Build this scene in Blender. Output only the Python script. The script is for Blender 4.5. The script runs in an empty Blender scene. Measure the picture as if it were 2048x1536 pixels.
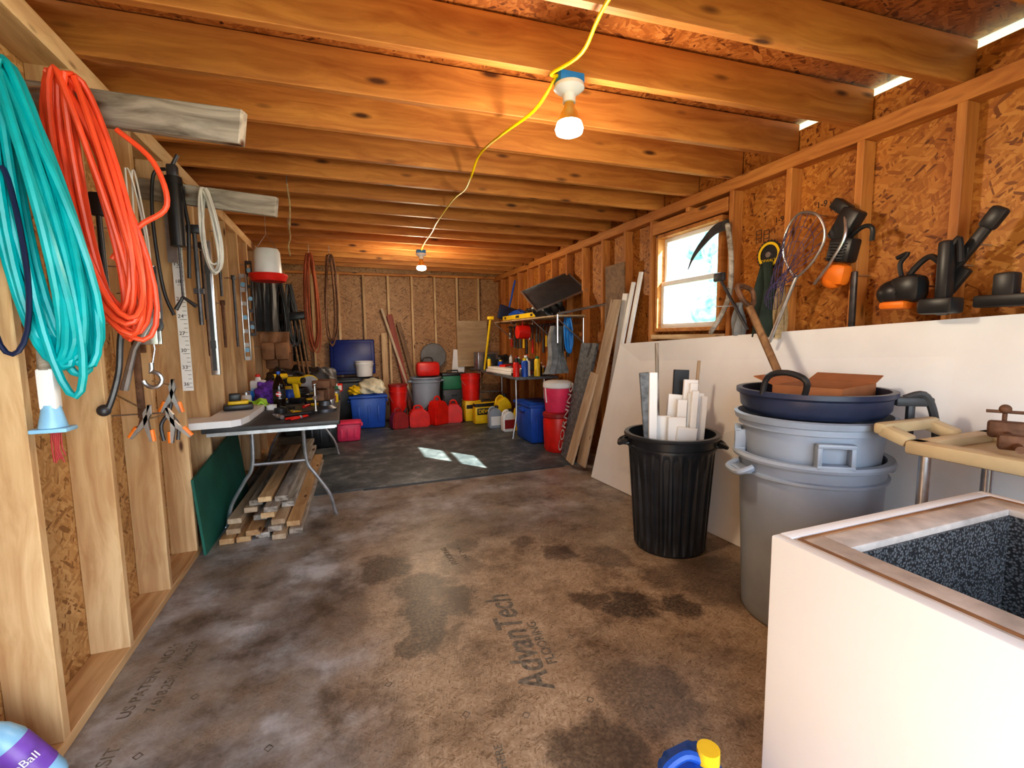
import bpy, bmesh, math, random
from mathutils import Vector, Matrix, Euler
random.seed(7)
SC=bpy.context.scene
COL=SC.collection
pi=math.pi
rad=math.radians
# ---------------------------------------------------------------- materials
def nd(nt,typ,ins=None,**props):
    n=nt.nodes.new(typ)
    for k,v in props.items(): setattr(n,k,v)
    if ins:
        for k,v in ins.items():
            s=n.inputs[k]
            if hasattr(v,'bl_idname') and 'Socket' in v.bl_idname: nt.links.new(v,s)
            else: s.default_value=v
    return n
def newmat(name):
    m=bpy.data.materials.new(name); m.use_nodes=True
    nt=m.node_tree; return m,nt,nt.nodes['Principled BSDF']
def c4(c,k=1): return (min(1,c[0]*k),min(1,c[1]*k),min(1,c[2]*k),1)
def ramp(nt,fac,stops,interp='LINEAR'):
    r=nd(nt,'ShaderNodeValToRGB'); r.color_ramp.interpolation=interp
    e=r.color_ramp.elements
    e[0].position=stops[0][0]; e[0].color=c4(stops[0][1])
    e[1].position=stops[-1][0]; e[1].color=c4(stops[-1][1])
    for p,c in stops[1:-1]:
        x=e.new(p); x.color=c4(c)
    nt.links.new(fac,r.inputs[0]); return r.outputs[0]
def M(name,col,rough=.5,metal=0,var=.15,scale=9,bump=0,emit=0,spec=None):
    m,nt,b=newmat(name)
    tc=nd(nt,'ShaderNodeTexCoord')
    no=nd(nt,'ShaderNodeTexNoise',{'Vector':tc.outputs['Object'],'Scale':scale,'Detail':5.0})
    col_o=ramp(nt,no.outputs[0],[(.3,tuple(x*(1-var) for x in col)),(.7,tuple(x*(1+var) for x in col))])
    nt.links.new(col_o,b.inputs['Base Color'])
    b.inputs['Roughness'].default_value=rough; b.inputs['Metallic'].default_value=metal
    if emit:
        b.inputs['Emission Color'].default_value=c4(col); b.inputs['Emission Strength'].default_value=emit
    if bump:
        no2=nd(nt,'ShaderNodeTexNoise',{'Vector':tc.outputs['Object'],'Scale':scale*6,'Detail':4.0})
        bp=nd(nt,'ShaderNodeBump',{'Height':no2.outputs[0],'Strength':bump,'Distance':.01})
        nt.links.new(bp.outputs[0],b.inputs['Normal'])
    return m
def wood(name,dark,light,knot=(.09,.03,.01),knots=.10,rough=.6,grain=26,weather=0):
    m,nt,b=newmat(name)
    tc=nd(nt,'ShaderNodeTexCoord'); oi=nd(nt,'ShaderNodeObjectInfo')
    off=nd(nt,'ShaderNodeMath',{0:oi.outputs['Random'],1:37.0},operation='MULTIPLY')
    cx=nd(nt,'ShaderNodeCombineXYZ',{0:off.outputs[0],1:off.outputs[0],2:off.outputs[0]})
    v=nd(nt,'ShaderNodeVectorMath',{0:tc.outputs['Object'],1:cx.outputs[0]},operation='ADD').outputs[0]
    mk=nd(nt,'ShaderNodeMapping',{'Vector':v,'Scale':(2.6,8.5,8.5)})
    vo=nd(nt,'ShaderNodeTexVoronoi',{'Vector':mk.outputs[0],'Scale':1.0})
    kd=vo.outputs['Distance']
    mg=nd(nt,'ShaderNodeMapping',{'Vector':v,'Scale':(1.1,grain,grain)})
    bend=nd(nt,'ShaderNodeMath',{0:kd,1:-1.6},operation='MULTIPLY')
    bv=nd(nt,'ShaderNodeCombineXYZ',{0:0.0,1:bend.outputs[0],2:bend.outputs[0]})
    mv=nd(nt,'ShaderNodeVectorMath',{0:mg.outputs[0],1:bv.outputs[0]},operation='ADD')
    n1=nd(nt,'ShaderNodeTexNoise',{'Vector':mv.outputs[0],'Scale':1.0,'Detail':6.0,'Roughness':.6})
    ms=nd(nt,'ShaderNodeMapping',{'Vector':v,'Scale':(.9,3,3)})
    n2=nd(nt,'ShaderNodeTexNoise',{'Vector':ms.outputs[0],'Scale':1.0,'Detail':3.0})
    base=ramp(nt,n1.outputs[0],[(.3,dark),(.62,light)])
    mul=ramp(nt,n2.outputs[0],[(.3,(.72,.62,.52)),(.65,(1,1,1))])
    mx=nd(nt,'ShaderNodeMix',{0:1.0,6:base,7:mul},data_type='RGBA',blend_type='MULTIPLY')
    rv=ramp(nt,oi.outputs['Random'],[(0,(.80,.77,.74)),(1,(1,1,1))])
    mx2=nd(nt,'ShaderNodeMix',{0:1.0,6:mx.outputs[2],7:rv},data_type='RGBA',blend_type='MULTIPLY')
    kf=ramp(nt,kd,[(knots*.6,(1,1,1)),(knots*1.5,(0,0,0))])
    mx3=nd(nt,'ShaderNodeMix',{0:kf,6:mx2.outputs[2],7:c4(knot)},data_type='RGBA')
    nt.links.new(mx3.outputs[2],b.inputs['Base Color'])
    b.inputs['Roughness'].default_value=rough
    bp=nd(nt,'ShaderNodeBump',{'Height':n1.outputs[0],'Strength':.25+weather,'Distance':.004})
    nt.links.new(bp.outputs[0],b.inputs['Normal'])
    return m
def osb(name,axis,cols,big=1.0,rough=.55,bump=.25):
    m,nt,b=newmat(name)
    tc=nd(nt,'ShaderNodeTexCoord'); v=tc.outputs['Object']
    outs=[]
    for i,(ang,ln,wd) in enumerate([(22,.085,.016),(-38,.07,.013),(75,.06,.014)]):
        ln*=big; wd*=big
        if axis=='X': sc=(.03,ln,wd); rot=(rad(ang),0,0)
        elif axis=='Y': sc=(ln,.03,wd); rot=(0,rad(ang),0)
        else: sc=(ln,wd,.03); rot=(0,0,rad(ang))
        mp=nd(nt,'ShaderNodeMapping',{'Vector':v,'Scale':sc,'Rotation':rot,'Location':(i*.37,i*.61,i*.23)},vector_type='TEXTURE')
        vo=nd(nt,'ShaderNodeTexVoronoi',{'Vector':mp.outputs[0],'Scale':1.0})
        sp=nd(nt,'ShaderNodeSeparateColor',{0:vo.outputs['Color']})
        outs.append((sp.outputs[0],sp.outputs[1]))
    c01=nd(nt,'ShaderNodeMath',{0:outs[0][1],1:.5},operation='GREATER_THAN')
    c12=nd(nt,'ShaderNodeMath',{0:outs[1][1],1:.62},operation='GREATER_THAN')
    a=nd(nt,'ShaderNodeMix',{0:c01.outputs[0],2:outs[0][0],3:outs[1][0]},data_type='FLOAT')
    a2=nd(nt,'ShaderNodeMix',{0:c12.outputs[0],2:a.outputs[0],3:outs[2][0]},data_type='FLOAT')
    no=nd(nt,'ShaderNodeTexNoise',{'Vector':v,'Scale':2.2,'Detail':5.0})
    col=ramp(nt,a2.outputs[0],[(0,cols[0]),(.12,cols[1]),(.55,cols[2]),(1,cols[3])])
    mul=ramp(nt,no.outputs[0],[(.3,(.72,.69,.66)),(.7,(1.0,1.0,1.0))])
    mx=nd(nt,'ShaderNodeMix',{0:1.0,6:col,7:mul},data_type='RGBA',blend_type='MULTIPLY')
    nt.links.new(mx.outputs[2],b.inputs['Base Color'])
    b.inputs['Roughness'].default_value=rough
    bp=nd(nt,'ShaderNodeBump',{'Height':a2.outputs[0],'Strength':bump,'Distance':.003})
    nt.links.new(bp.outputs[0],b.inputs['Normal'])
    return m,nt,b,mx.outputs[2]
m_stud=wood('pine_stud',(.58,.35,.17),(.82,.60,.35),knots=.085)
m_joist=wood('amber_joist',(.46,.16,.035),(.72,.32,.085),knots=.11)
m_lumber=wood('pale_lumber',(.46,.33,.22),(.68,.55,.4),knots=.06)
m_oldwood=wood('weathered_wood',(.20,.175,.15),(.64,.60,.55),knots=.12,rough=.85,weather=.5)
m_brownwood=wood('brown_wood',(.16,.08,.035),(.33,.19,.09),knots=.05)
m_redwood=wood('red_board',(.28,.05,.03),(.42,.1,.06),knots=.04)
m_osbL=osb('osb_left','X',[(.22,.10,.03),(.42,.22,.08),(.58,.34,.14),(.68,.44,.21)])[0]
m_osbR=osb('osb_right','X',[(.15,.042,.008),(.38,.13,.02),(.50,.195,.035),(.62,.28,.065)])[0]
m_osbB=osb('osb_back','Y',[(.16,.07,.025),(.36,.18,.07),(.47,.25,.11),(.56,.33,.16)])[0]
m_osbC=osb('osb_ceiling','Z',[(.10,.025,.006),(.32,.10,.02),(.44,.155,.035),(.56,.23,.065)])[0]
m_floor,nt,b,fc=osb('subfloor','Z',[(.24,.165,.10),(.38,.27,.175),(.48,.36,.25),(.57,.45,.33)],big=.35,rough=.40,bump=.1)
tc=nd(nt,'ShaderNodeTexCoord'); v=tc.outputs['Object']
wn=nd(nt,'ShaderNodeTexNoise',{'Vector':v,'Scale':6.0,'Detail':6.0,'Roughness':.65})
wv=nd(nt,'ShaderNodeVectorMath',{0:wn.outputs['Color'],1:(.5,.5,.5)},operation='SUBTRACT')
wv=nd(nt,'ShaderNodeVectorMath',{0:wv.outputs[0],'Scale':.32},operation='SCALE')
wp=nd(nt,'ShaderNodeVectorMath',{0:v,1:wv.outputs[0]},operation='ADD').outputs[0]
cur=None
for (sx,sy,rx,ry,st) in [(.16,2.70,.16,.20,.9),(.33,2.42,.17,.15,.88),(.30,2.12,.11,.28,.97),(.48,2.21,.11,.15,.8),(1.28,1.85,.15,.15,.97),(1.52,1.78,.11,.11,.92),(1.12,1.98,.08,.1,.8),(1.45,2.35,.15,.15,.65),(1.2,2.5,.1,.12,.7),(.72,1.20,.18,.16,.8),(1.02,1.35,.18,.22,.7),(-.2,2.3,.3,.25,.4),(.6,2.6,.14,.12,.6),(.22,1.95,.06,.08,.8),(1.6,2.05,.12,.12,.6),(.9,3.1,.35,.25,.4),(1.9,1.9,.3,.3,.7),(-.5,1.5,.3,.2,.35),(.68,2.86,.10,.09,.65),(1.05,2.75,.1,.09,.7),(.0,1.45,.2,.14,.35),(1.5,2.9,.4,.3,.4)]:
    s=nd(nt,'ShaderNodeVectorMath',{0:wp,1:(sx,sy,0)},operation='SUBTRACT')
    s=nd(nt,'ShaderNodeVectorMath',{0:s.outputs[0],1:(1/rx,1/ry,0)},operation='MULTIPLY')
    l=nd(nt,'ShaderNodeVectorMath',{0:s.outputs[0]},operation='LENGTH')
    g=nd(nt,'ShaderNodeMapRange',{0:l.outputs['Value'],1:.72,2:1.15,3:st,4:0.0}); g.interpolation_type='SMOOTHSTEP'
    cur=g.outputs[0] if cur is None else nd(nt,'ShaderNodeMath',{0:cur,1:g.outputs[0]},operation='MAXIMUM').outputs[0]
sep=nd(nt,'ShaderNodeSeparateXYZ',{0:wp})
gl=nd(nt,'ShaderNodeMapRange',{0:sep.outputs[0],1:.30,2:-.30,3:0.0,4:.95}); gl.interpolation_type='SMOOTHSTEP'  # left floor turns bluish grey: sky sheen painted into the base colour
gy=nd(nt,'ShaderNodeMapRange',{0:sep.outputs[1],1:2.5,2:3.6,3:0.0,4:.65}); gy.interpolation_type='SMOOTHSTEP'
gm=nd(nt,'ShaderNodeMath',{0:gl.outputs[0],1:gy.outputs[0]},operation='MAXIMUM')
gn=nd(nt,'ShaderNodeTexNoise',{'Vector':v,'Scale':2.4,'Detail':8.0,'Roughness':.65})
gf=nd(nt,'ShaderNodeMapRange',{0:gn.outputs[0],1:.35,2:.6,3:.5,4:1.0})
gfac=nd(nt,'ShaderNodeMath',{0:gm.outputs[0],1:gf.outputs[0]},operation='MULTIPLY')
gcol=ramp(nt,gn.outputs[0],[(.33,(.15,.145,.14)),(.5,(.30,.30,.31)),(.64,(.54,.57,.62))])
x1=nd(nt,'ShaderNodeMix',{0:gfac.outputs[0],6:fc,7:gcol},data_type='RGBA')
bl=nd(nt,'ShaderNodeTexNoise',{'Vector':v,'Scale':3.3,'Detail':9.0,'Roughness':.72})
blc=ramp(nt,bl.outputs[0],[(.36,(.38,.34,.31)),(.47,(.76,.74,.72)),(.58,(1,1,1))])
x2=nd(nt,'ShaderNodeMix',{0:1.0,6:x1.outputs[2],7:blc},data_type='RGBA',blend_type='MULTIPLY')
sn=nd(nt,'ShaderNodeTexNoise',{'Vector':v,'Scale':70.0,'Detail':3.0})
snr=nd(nt,'ShaderNodeMapRange',{0:sn.outputs[0],1:.35,2:.65,3:.6,4:1.0})
sf=nd(nt,'ShaderNodeMath',{0:cur,1:snr.outputs[0]},operation='MULTIPLY')
x3=nd(nt,'ShaderNodeMix',{0:sf.outputs[0],6:x2.outputs[2],7:(.05,.035,.026,1)},data_type='RGBA')
nt.links.new(x3.outputs[2],b.inputs['Base Color'])
m_mat,nt,b=newmat('dark_rubber_mat')
tc=nd(nt,'ShaderNodeTexCoord'); n1=nd(nt,'ShaderNodeTexNoise',{'Vector':tc.outputs['Object'],'Scale':4.5,'Detail':9.0,'Roughness':.7})
nt.links.new(ramp(nt,n1.outputs[0],[(.35,(.05,.06,.065)),(.52,(.10,.115,.12)),(.68,(.24,.255,.26))]),b.inputs['Base Color'])
b.inputs['Roughness'].default_value=.5
m_foamw=M('white_foam_board',(.86,.84,.82),.5,var=.05,scale=3,bump=.05)
m_white=M('white_enamel',(.86,.87,.90),.35,var=.03,scale=2)
m_whitepl=M('white_plastic',(.80,.80,.79),.4,var=.05)
m_black=M('black_plastic',(.022,.022,.024),.38,var=.3)
m_blackcan=M('black_can_plastic',(.022,.024,.028),.28,var=.3)
m_dark=M('dark_grey',(.06,.062,.066),.5,var=.3)
m_gray=M('grey_can_plastic',(.31,.36,.43),.42,var=.12,scale=4)
m_navy=M('navy_plastic',(.03,.04,.08),.35,var=.2)
m_blue=M('blue_plastic',(.015,.09,.45),.4,var=.15)
m_dblue=M('deep_blue_plastic',(.01,.025,.18),.4)
m_blue2=M('bright_blue_plastic',(.02,.25,.7),.4,var=.1)
m_red=M('red_plastic',(.70,.02,.012),.4,var=.15)
m_dkred=M('dark_red_plastic',(.32,.02,.02),.45,var=.2)
m_pink=M('pink_red_plastic',(.78,.05,.14),.45,var=.12)
m_yellow=M('yellow_plastic',(.82,.55,.015),.42,var=.1)
m_ycord=M('yellow_cord',(.95,.68,.0),.45,var=.05)
m_teal=M('teal_hose',(.0,.40,.44),.3,var=.2)
m_orange=M('orange_cord',(.86,.10,.035),.4,var=.15)
m_orangepl=M('orange_plastic',(.82,.2,.015),.45,var=.15)
m_bluecord=M('dark_blue_cord',(.01,.02,.07),.4)
m_wcord=M('white_cord',(.66,.64,.60),.5)
m_brcord=M('rust_orange_cord',(.32,.07,.02),.6)
m_steel=M('steel',(.55,.56,.58),.3,metal=.9,var=.2,scale=20)
m_dsteel=M('dark_steel',(.10,.10,.11),.45,metal=.7,var=.3,scale=20)
m_rust=M('rusty_iron',(.16,.08,.045),.7,metal=.3,var=.5,scale=18,bump=.3)
m_galv=M('galvanised_tube',(.45,.47,.50),.38,metal=.8,var=.25,scale=15)
m_green=M('green_panel',(.02,.15,.11),.6,var=.3,scale=3,bump=.1)
m_tgreen=M('green_plastic',(.03,.2,.1),.5)
m_lime=M('lime_glove',(.4,.7,.05),.7)
m_purple=M('purple_cloth',(.16,.05,.36),.8,var=.6,scale=30)
m_leather=M('brown_leather',(.26,.13,.06),.7,var=.35,bump=.2)
m_cloth=M('grey_cloth',(.22,.23,.24),.9,var=.4,scale=12,bump=.2)
m_dcloth=M('dark_green_cloth',(.03,.045,.035),.95,var=.4,bump=.2)
m_beige=M('beige_plastic',(.56,.43,.25),.45,var=.12)
m_card=M('cardboard',(.34,.13,.05),.8,var=.12)
m_ply=wood('plywood',(.48,.34,.2),(.64,.48,.3),knots=.03,grain=12)
m_taupe=M('taupe_trim',(.52,.46,.42),.6,var=.3,scale=14)
m_ink=M('black_ink',(.035,.03,.028),.8,var=.3,scale=60)
m_inkw=M('white_ink',(.8,.8,.8),.6)
m_inkdull=M('dull_white_ink',(.45,.46,.47),.6,var=.4,scale=30)
m_inkgrey=M('faded_ink',(.17,.145,.115),.85,var=.6,scale=45)
m_rope=M('tan_rope',(.42,.3,.16),.9,var=.3,scale=40,bump=.3)
m_cola=M('cola',(.012,.006,.004),.12)
m_bluebox=M('blue_junction_box',(.02,.25,.7),.45)
m_porc=M('white_porcelain',(.85,.85,.85),.25,var=.02)
m_gold=M('gold_reflector',(.75,.48,.12),.3,metal=.7)
m_bulb=M('lit_bulb',(1,.97,.92),.3,emit=14,var=.01)
m_vinyl=M('window_vinyl',(.8,.82,.82),.4,var=.03)
m_net=M('dark_net',(.08,.06,.14),.8)
m_grass=M('grass',(.16,.2,.10),.9,var=.4,scale=3)
m_leaf=M('leaves',(.30,.58,.55),.8,var=.7,scale=5,bump=.6)
m_bark=M('bark',(.13,.1,.08),.9,var=.4,bump=.4)
m_mug=M('label_purple',(.2,.08,.45),.4,var=.3,scale=12)
m_lblue=M('light_blue_plastic',(.28,.55,.8),.3)
m_bagwy=M('bag_white_yellow',(.7,.66,.5),.6,var=.4,scale=6)
m_dullgrey=M('dull_grey_plastic',(.17,.17,.17),.6)
m_frzin,nt,b=newmat('speckled_liner')
tc=nd(nt,'ShaderNodeTexCoord'); n1=nd(nt,'ShaderNodeTexVoronoi',{'Vector':tc.outputs['Object'],'Scale':150.0})
nt.links.new(ramp(nt,n1.outputs['Distance'],[(.2,(.20,.205,.21)),(.6,(.03,.03,.032))]),b.inputs['Base Color'])
b.inputs['Roughness'].default_value=.4
m_cool=M('grey_foil_panel',(.13,.14,.15),.5,var=.5,scale=30)
m_glass=bpy.data.materials.new('window_glass'); m_glass.use_nodes=True; nt=m_glass.node_tree; nt.nodes.clear()
tr=nd(nt,'ShaderNodeBsdfTransparent',{0:(.93,1,1,1)}); gl=nd(nt,'ShaderNodeBsdfGlossy',{'Roughness':.03})
mx=nd(nt,'ShaderNodeMixShader',{0:.06,1:tr.outputs[0],2:gl.outputs[0]}); oo=nd(nt,'ShaderNodeOutputMaterial',{0:mx.outputs[0]})
# ---------------------------------------------------------------- mesh builder
class B:
    def __init__(s): s.bm=bmesh.new(); s.mi=0
    def _tag(s,faces):
        for f in faces: f.material_index=s.mi
    def box(s,c,size,rot=(0,0,0),bev=0,seg=2,taper=None):
        r=bmesh.ops.create_cube(s.bm,size=1.0); vs=r['verts']
        if taper:
            for v in vs:
                if v.co.z>0: v.co.x*=taper; v.co.y*=taper
        Mx=Matrix.Translation(c)@Euler(rot).to_matrix().to_4x4()@Matrix.Diagonal((size[0],size[1],size[2],1))
        bmesh.ops.transform(s.bm,matrix=Mx,verts=vs)
        fs=set(f for v in vs for f in v.link_faces); s._tag(fs)
        if bev:
            es=list(set(e for v in vs for e in v.link_edges))
            g=bmesh.ops.bevel(s.bm,geom=es,offset=bev,segments=seg,affect='EDGES',profile=.5)
            s._tag(g['faces'])
        return s
    def cyl(s,p0,p1,r0,r1=None,n=18,cap=True):
        r1=r0 if r1 is None else r1
        p0=Vector(p0);p1=Vector(p1);d=p1-p0
        r=bmesh.ops.create_cone(s.bm,cap_ends=cap,cap_tris=False,segments=n,radius1=r0,radius2=max(r1,1e-4),depth=d.length)
        q=Vector((0,0,1)).rotation_difference(d.normalized()).to_matrix().to_4x4()
        bmesh.ops.transform(s.bm,matrix=Matrix.Translation((p0+p1)/2)@q,verts=r['verts'])
        s._tag(set(f for v in r['verts'] for f in v.link_faces)); return s
    def sph(s,c,r,sc=(1,1,1),rot=(0,0,0),n=16):
        g=bmesh.ops.create_uvsphere(s.bm,u_segments=n,v_segments=max(8,n//2+2),radius=r)
        bmesh.ops.transform(s.bm,matrix=Matrix.Translation(c)@Euler(rot).to_matrix().to_4x4()@Matrix.Diagonal((sc[0],sc[1],sc[2],1)),verts=g['verts'])
        s._tag(set(f for v in g['verts'] for f in v.link_faces)); return s
    def lathe(s,prof,n=32,c=(0,0,0),rot=(0,0,0),ridge=None):
        R=Matrix.Translation(c)@Euler(rot).to_matrix().to_4x4()
        rings=[]
        for (r,z) in prof:
            ring=[]
            for i in range(n):
                a=2*pi*i/n; rr=r
                if ridge and ridge[1]<=z<=ridge[2]:
                    q=math.sin(a*ridge[3]); rr=r*(1-ridge[0]*max(0,min(1,(q+.35)*1.6)))
                ring.append(s.bm.verts.new(R@Vector((rr*math.cos(a),rr*math.sin(a),z))))
            rings.append(ring)
        for a,b_ in zip(rings[:-1],rings[1:]):
            for i in range(n):
                f=s.bm.faces.new((a[i],a[(i+1)%n],b_[(i+1)%n],b_[i])); f.material_index=s.mi
        return s
    def tube(s,pts,r,n=8,closed=False,cap=True):
        pts=[Vector(p) for p in pts]; N=len(pts)
        rs=r if isinstance(r,(list,tuple)) else [r]*N
        rings=[]; prev=None
        for i,p in enumerate(pts):
            if closed: t=pts[(i+1)%N]-pts[i-1]
            else: t=pts[min(i+1,N-1)]-pts[max(i-1,0)]
            t=t.normalized() if t.length>1e-9 else Vector((0,0,1))
            if prev is None:
                up=Vector((0,0,1)) if abs(t.z)<.9 else Vector((1,0,0)); nn=t.cross(up).normalized()
            else:
                nn=prev-t*prev.dot(t)
                nn=nn.normalized() if nn.length>1e-6 else t.orthogonal().normalized()
            prev=nn; bb=t.cross(nn)
            rings.append([s.bm.verts.new(p+(nn*math.cos(2*pi*k/n)+bb*math.sin(2*pi*k/n))*rs[i]) for k in range(n)])
        m=N if closed else N-1
        for i in range(m):
            a=rings[i]; b_=rings[(i+1)%N]
            for k in range(n):
                f=s.bm.faces.new((a[k],a[(k+1)%n],b_[(k+1)%n],b_[k])); f.material_index=s.mi
        if cap and not closed:
            for q in (rings[0][::-1],rings[-1]):
                f=s.bm.faces.new(q); f.material_index=s.mi
        return s
    def poly(s,pts,th,mat=None):
        Mx=mat or Matrix.Identity(4)
        a=[s.bm.verts.new(Mx@Vector((p[0],-th/2,p[1]))) for p in pts]
        c=[s.bm.verts.new(Mx@Vector((p[0],th/2,p[1]))) for p in pts]
        fs=[s.bm.faces.new(a),s.bm.faces.new(c[::-1])]
        n=len(pts)
        for i in range(n): fs.append(s.bm.faces.new((a[(i+1)%n],a[i],c[i],c[(i+1)%n])))
        s._tag(fs); return s
    def hexa(s,bot,top):
        a=[s.bm.verts.new(p) for p in bot]; c=[s.bm.verts.new(p) for p in top]
        fs=[s.bm.faces.new(a[::-1]),s.bm.faces.new(c)]
        for i in range(4): fs.append(s.bm.faces.new((a[i],a[(i+1)%4],c[(i+1)%4],c[i])))
        s._tag(fs); return s
    def drape(s,w,h,amp=.02,folds=3,nx=18,nz=16,c=(0,0,0),taper=.0,th=.01,seed=0,rag=.0):
        rr=random.Random(seed); ph=rr.random()*6
        def row(off):
            g=[]
            for j in range(nz+1):
                q=j/nz; l=[]
                for i in range(nx+1):
                    p=i/nx-.5
                    x=p*w*(1-taper*(1-q)); z=-q*h*(1+rag*math.sin(p*9+ph))
                    y=amp*math.sin(p*folds*2*pi+ph+q*1.2)*(.4+.8*q)+amp*.4*math.sin(q*7+p*5+ph)+off
                    l.append(s.bm.verts.new(Vector(c)+Vector((x,y,z))))
                g.append(l)
            return g
        A=row(-th/2);C=row(th/2)
        for j in range(nz):
            for i in range(nx):
                for g,o in ((A,1),(C,-1)):
                    q=(g[j][i],g[j+1][i],g[j+1][i+1],g[j][i+1])
                    f=s.bm.faces.new(q if o==1 else q[::-1]); f.material_index=s.mi
        for j in range(nz):
            for i in (0,nx):
                s.bm.faces.new((A[j][i],A[j+1][i],C[j+1][i],C[j][i])).material_index=s.mi
        for i in range(nx):
            for j in (0,nz):
                s.bm.faces.new((A[j][i],A[j][i+1],C[j][i+1],C[j][i])).material_index=s.mi
        return s
    def obj(s,name,mats,parent=None,loc=(0,0,0),rot=(0,0,0),smooth=True,label=None):
        bmesh.ops.recalc_face_normals(s.bm,faces=s.bm.faces)
        me=bpy.data.meshes.new(name); s.bm.to_mesh(me); s.bm.free()
        for mt in (mats if isinstance(mats,(list,tuple)) else [mats]): me.materials.append(mt)
        if smooth:
            me.shade_smooth()
            try: me.set_sharp_from_angle(angle=rad(38))
            except Exception: pass
        o=bpy.data.objects.new(name,me); o.location=loc; o.rotation_euler=rot
        if parent: o.parent=parent
        if label: o['label']=label
        COL.objects.link(o); return o
def info(o,label,cat,group=None):
    o['label']=label;o['category']=cat
    if group:o['group']=group
    return o
def T(name,label,cat,loc,rz=0,group=None,rot=None,sc=1):
    e=bpy.data.objects.new(name,None); e.empty_display_size=.1
    e.location=loc; e.rotation_euler=rot if rot else (0,0,rz); e.scale=(sc,sc,sc); COL.objects.link(e)
    return info(e,label,cat,group)
def S(b,name,mats,label,cat,loc=(0,0,0),rz=0,group=None,rot=None,smooth=True):
    o=b.obj(name,mats,loc=loc,rot=rot if rot else (0,0,rz),smooth=smooth)
    return info(o,label,cat,group)
def nail(o,d=(-.12,0,0),at=(0,0,0),r=.004,mt=None):
    a=Vector(at);B().cyl(a,a+Vector(d),r,n=10).obj('nail',mt or m_steel,parent=o);return o
def boardobj(name,p0,p1,w,t,mat,up=(0,0,1),bev=.003):
    p0=Vector(p0);p1=Vector(p1);x=(p1-p0);L_=x.length;x.normalize()
    z=Vector(up);z=(z-x*z.dot(x)).normalized();y=z.cross(x)
    b=B().box((0,0,0),(L_,t,w),bev=bev,seg=1)
    o=b.obj(name,mat,smooth=False)
    Mx=Matrix((x,y,z)).transposed().to_4x4();Mx.translation=(p0+p1)/2
    o.matrix_world=Mx; return o
tn=[0]
def struct(o,name,label=None):
    o.name=name;o['kind']='structure'
    if label:o['label']=label
    return o
def trim(p0,p1,w,t,mat,label,up=(0,0,1)):
    tn[0]+=1
    return struct(boardobj('trim_%d'%tn[0],p0,p1,w,t,mat,up),'trim_%d'%tn[0],label)
def txt(body,size,loc,rot,mat,parent,name='lettering',bold=0,align='LEFT',sx=1,shear=0):
    cu=bpy.data.curves.new('tmp','FONT');cu.body=body;cu.size=size;cu.extrude=.0004;cu.offset=bold;cu.align_x=align;cu.shear=shear
    to=bpy.data.objects.new('tmp',cu);COL.objects.link(to)
    bpy.context.view_layer.update()
    me=bpy.data.meshes.new_from_object(to.evaluated_get(bpy.context.evaluated_depsgraph_get()))
    bpy.data.objects.remove(to);me.materials.clear();me.materials.append(mat)
    o=bpy.data.objects.new(name,me);o.location=loc;o.rotation_euler=rot;o.scale=(sx,1,1)
    if parent:o.parent=parent
    COL.objects.link(o);return o
def hang(n,w,h,slant=0,yj=.02,seed=1,pin=.35,vary=.25,k=26,rise=0,hv=.18,wmin=.45):
    rr=random.Random(seed);ps=[(w*(wmin+(1-wmin)*rr.random()),h*(1-hv*rr.random()),rr.uniform(-yj,yj),rr.uniform(-w*.45,w*.45),rr.uniform(-w*.3,w*.3)) for _ in range(n+1)]
    pts=[]
    for i in range(n):
        for q in range(k):
            f=q/k;t=2*pi*f
            a=[ps[i][j]*(1-f)+ps[i+1][j]*f for j in range(5)]
            s_=(1-math.cos(t))/2
            pts.append(Vector((a[0]*math.sin(t)*(pin+(1-pin)*s_)+a[3]*s_+a[4]*(1-s_)+slant*s_,a[2]+yj*.5*math.sin(t*1.5+i),-a[1]*s_+rise*(1-s_))))
    return pts
# ---------------------------------------------------------------- room shell
L=-.93;R=2.57;H=2.42;YB=8.0;YF=-1.0
SL=-1.07;SR=2.66
b=B().box(((SL+SR)/2,(YB+YF)/2,-.03),(SR-SL+.1,YB-YF+.1,.06))
floor=struct(b.obj('floor',m_floor,smooth=False),'floor','grey and tan stained wood subfloor')
struct(B().box((SL-.01,(YB+YF)/2,1.3),(.02,YB-YF,2.7)).obj('wall_left',m_osbL,smooth=False),'wall_left','oriented strand board sheathing behind pine studs')
struct(B().box(((SL+SR)/2,YB+.01,1.3),(SR-SL+.04,.02,2.7)).obj('wall_back',m_osbB,smooth=False),'wall_back','oriented strand board end wall')
WY0,WY1,WZ0,WZ1=2.66,3.40,1.38,2.20
bw=B()
zt=2.575;zf=2.615
for (y0,y1,z0,z1) in [(YF,2.2,-.06,zt),(2.2,WY0,-.06,zf),(WY1,YB,-.06,zf),(WY0,WY1,-.06,WZ0),(WY0,WY1,WZ1,zf)]:
    bw.box((SR+.01,(y0+y1)/2,(z0+z1)/2),(.02,y1-y0,z1-z0))
wr=struct(bw.obj('wall_right',m_osbR,smooth=False),'wall_right','orange strand board wall with a window opening')
bf=B().box((-1.0,YF,1.3),(.14,.09,2.6)).box((2.25,YF,1.3),(.9,.09,2.6)).box((.7,YF,2.50),(3.7,.09,.2))
struct(bf.obj('wall_front',m_osbB,smooth=False),'wall_front','doorway wall')
bc=B().hexa([(SL-.05,-1.95,2.665),(SR,-1.95,2.615),(SR,YB+.05,2.615),(SL-.05,YB+.05,2.665)],[(SL-.05,-1.95,2.685),(SR,-1.95,2.635),(SR,YB+.05,2.635),(SL-.05,YB+.05,2.685)])  # front end reaches past the doorway: unseen overhang added to block the sun
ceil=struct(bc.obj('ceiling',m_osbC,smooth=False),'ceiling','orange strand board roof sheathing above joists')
tn[0]+=1
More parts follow.
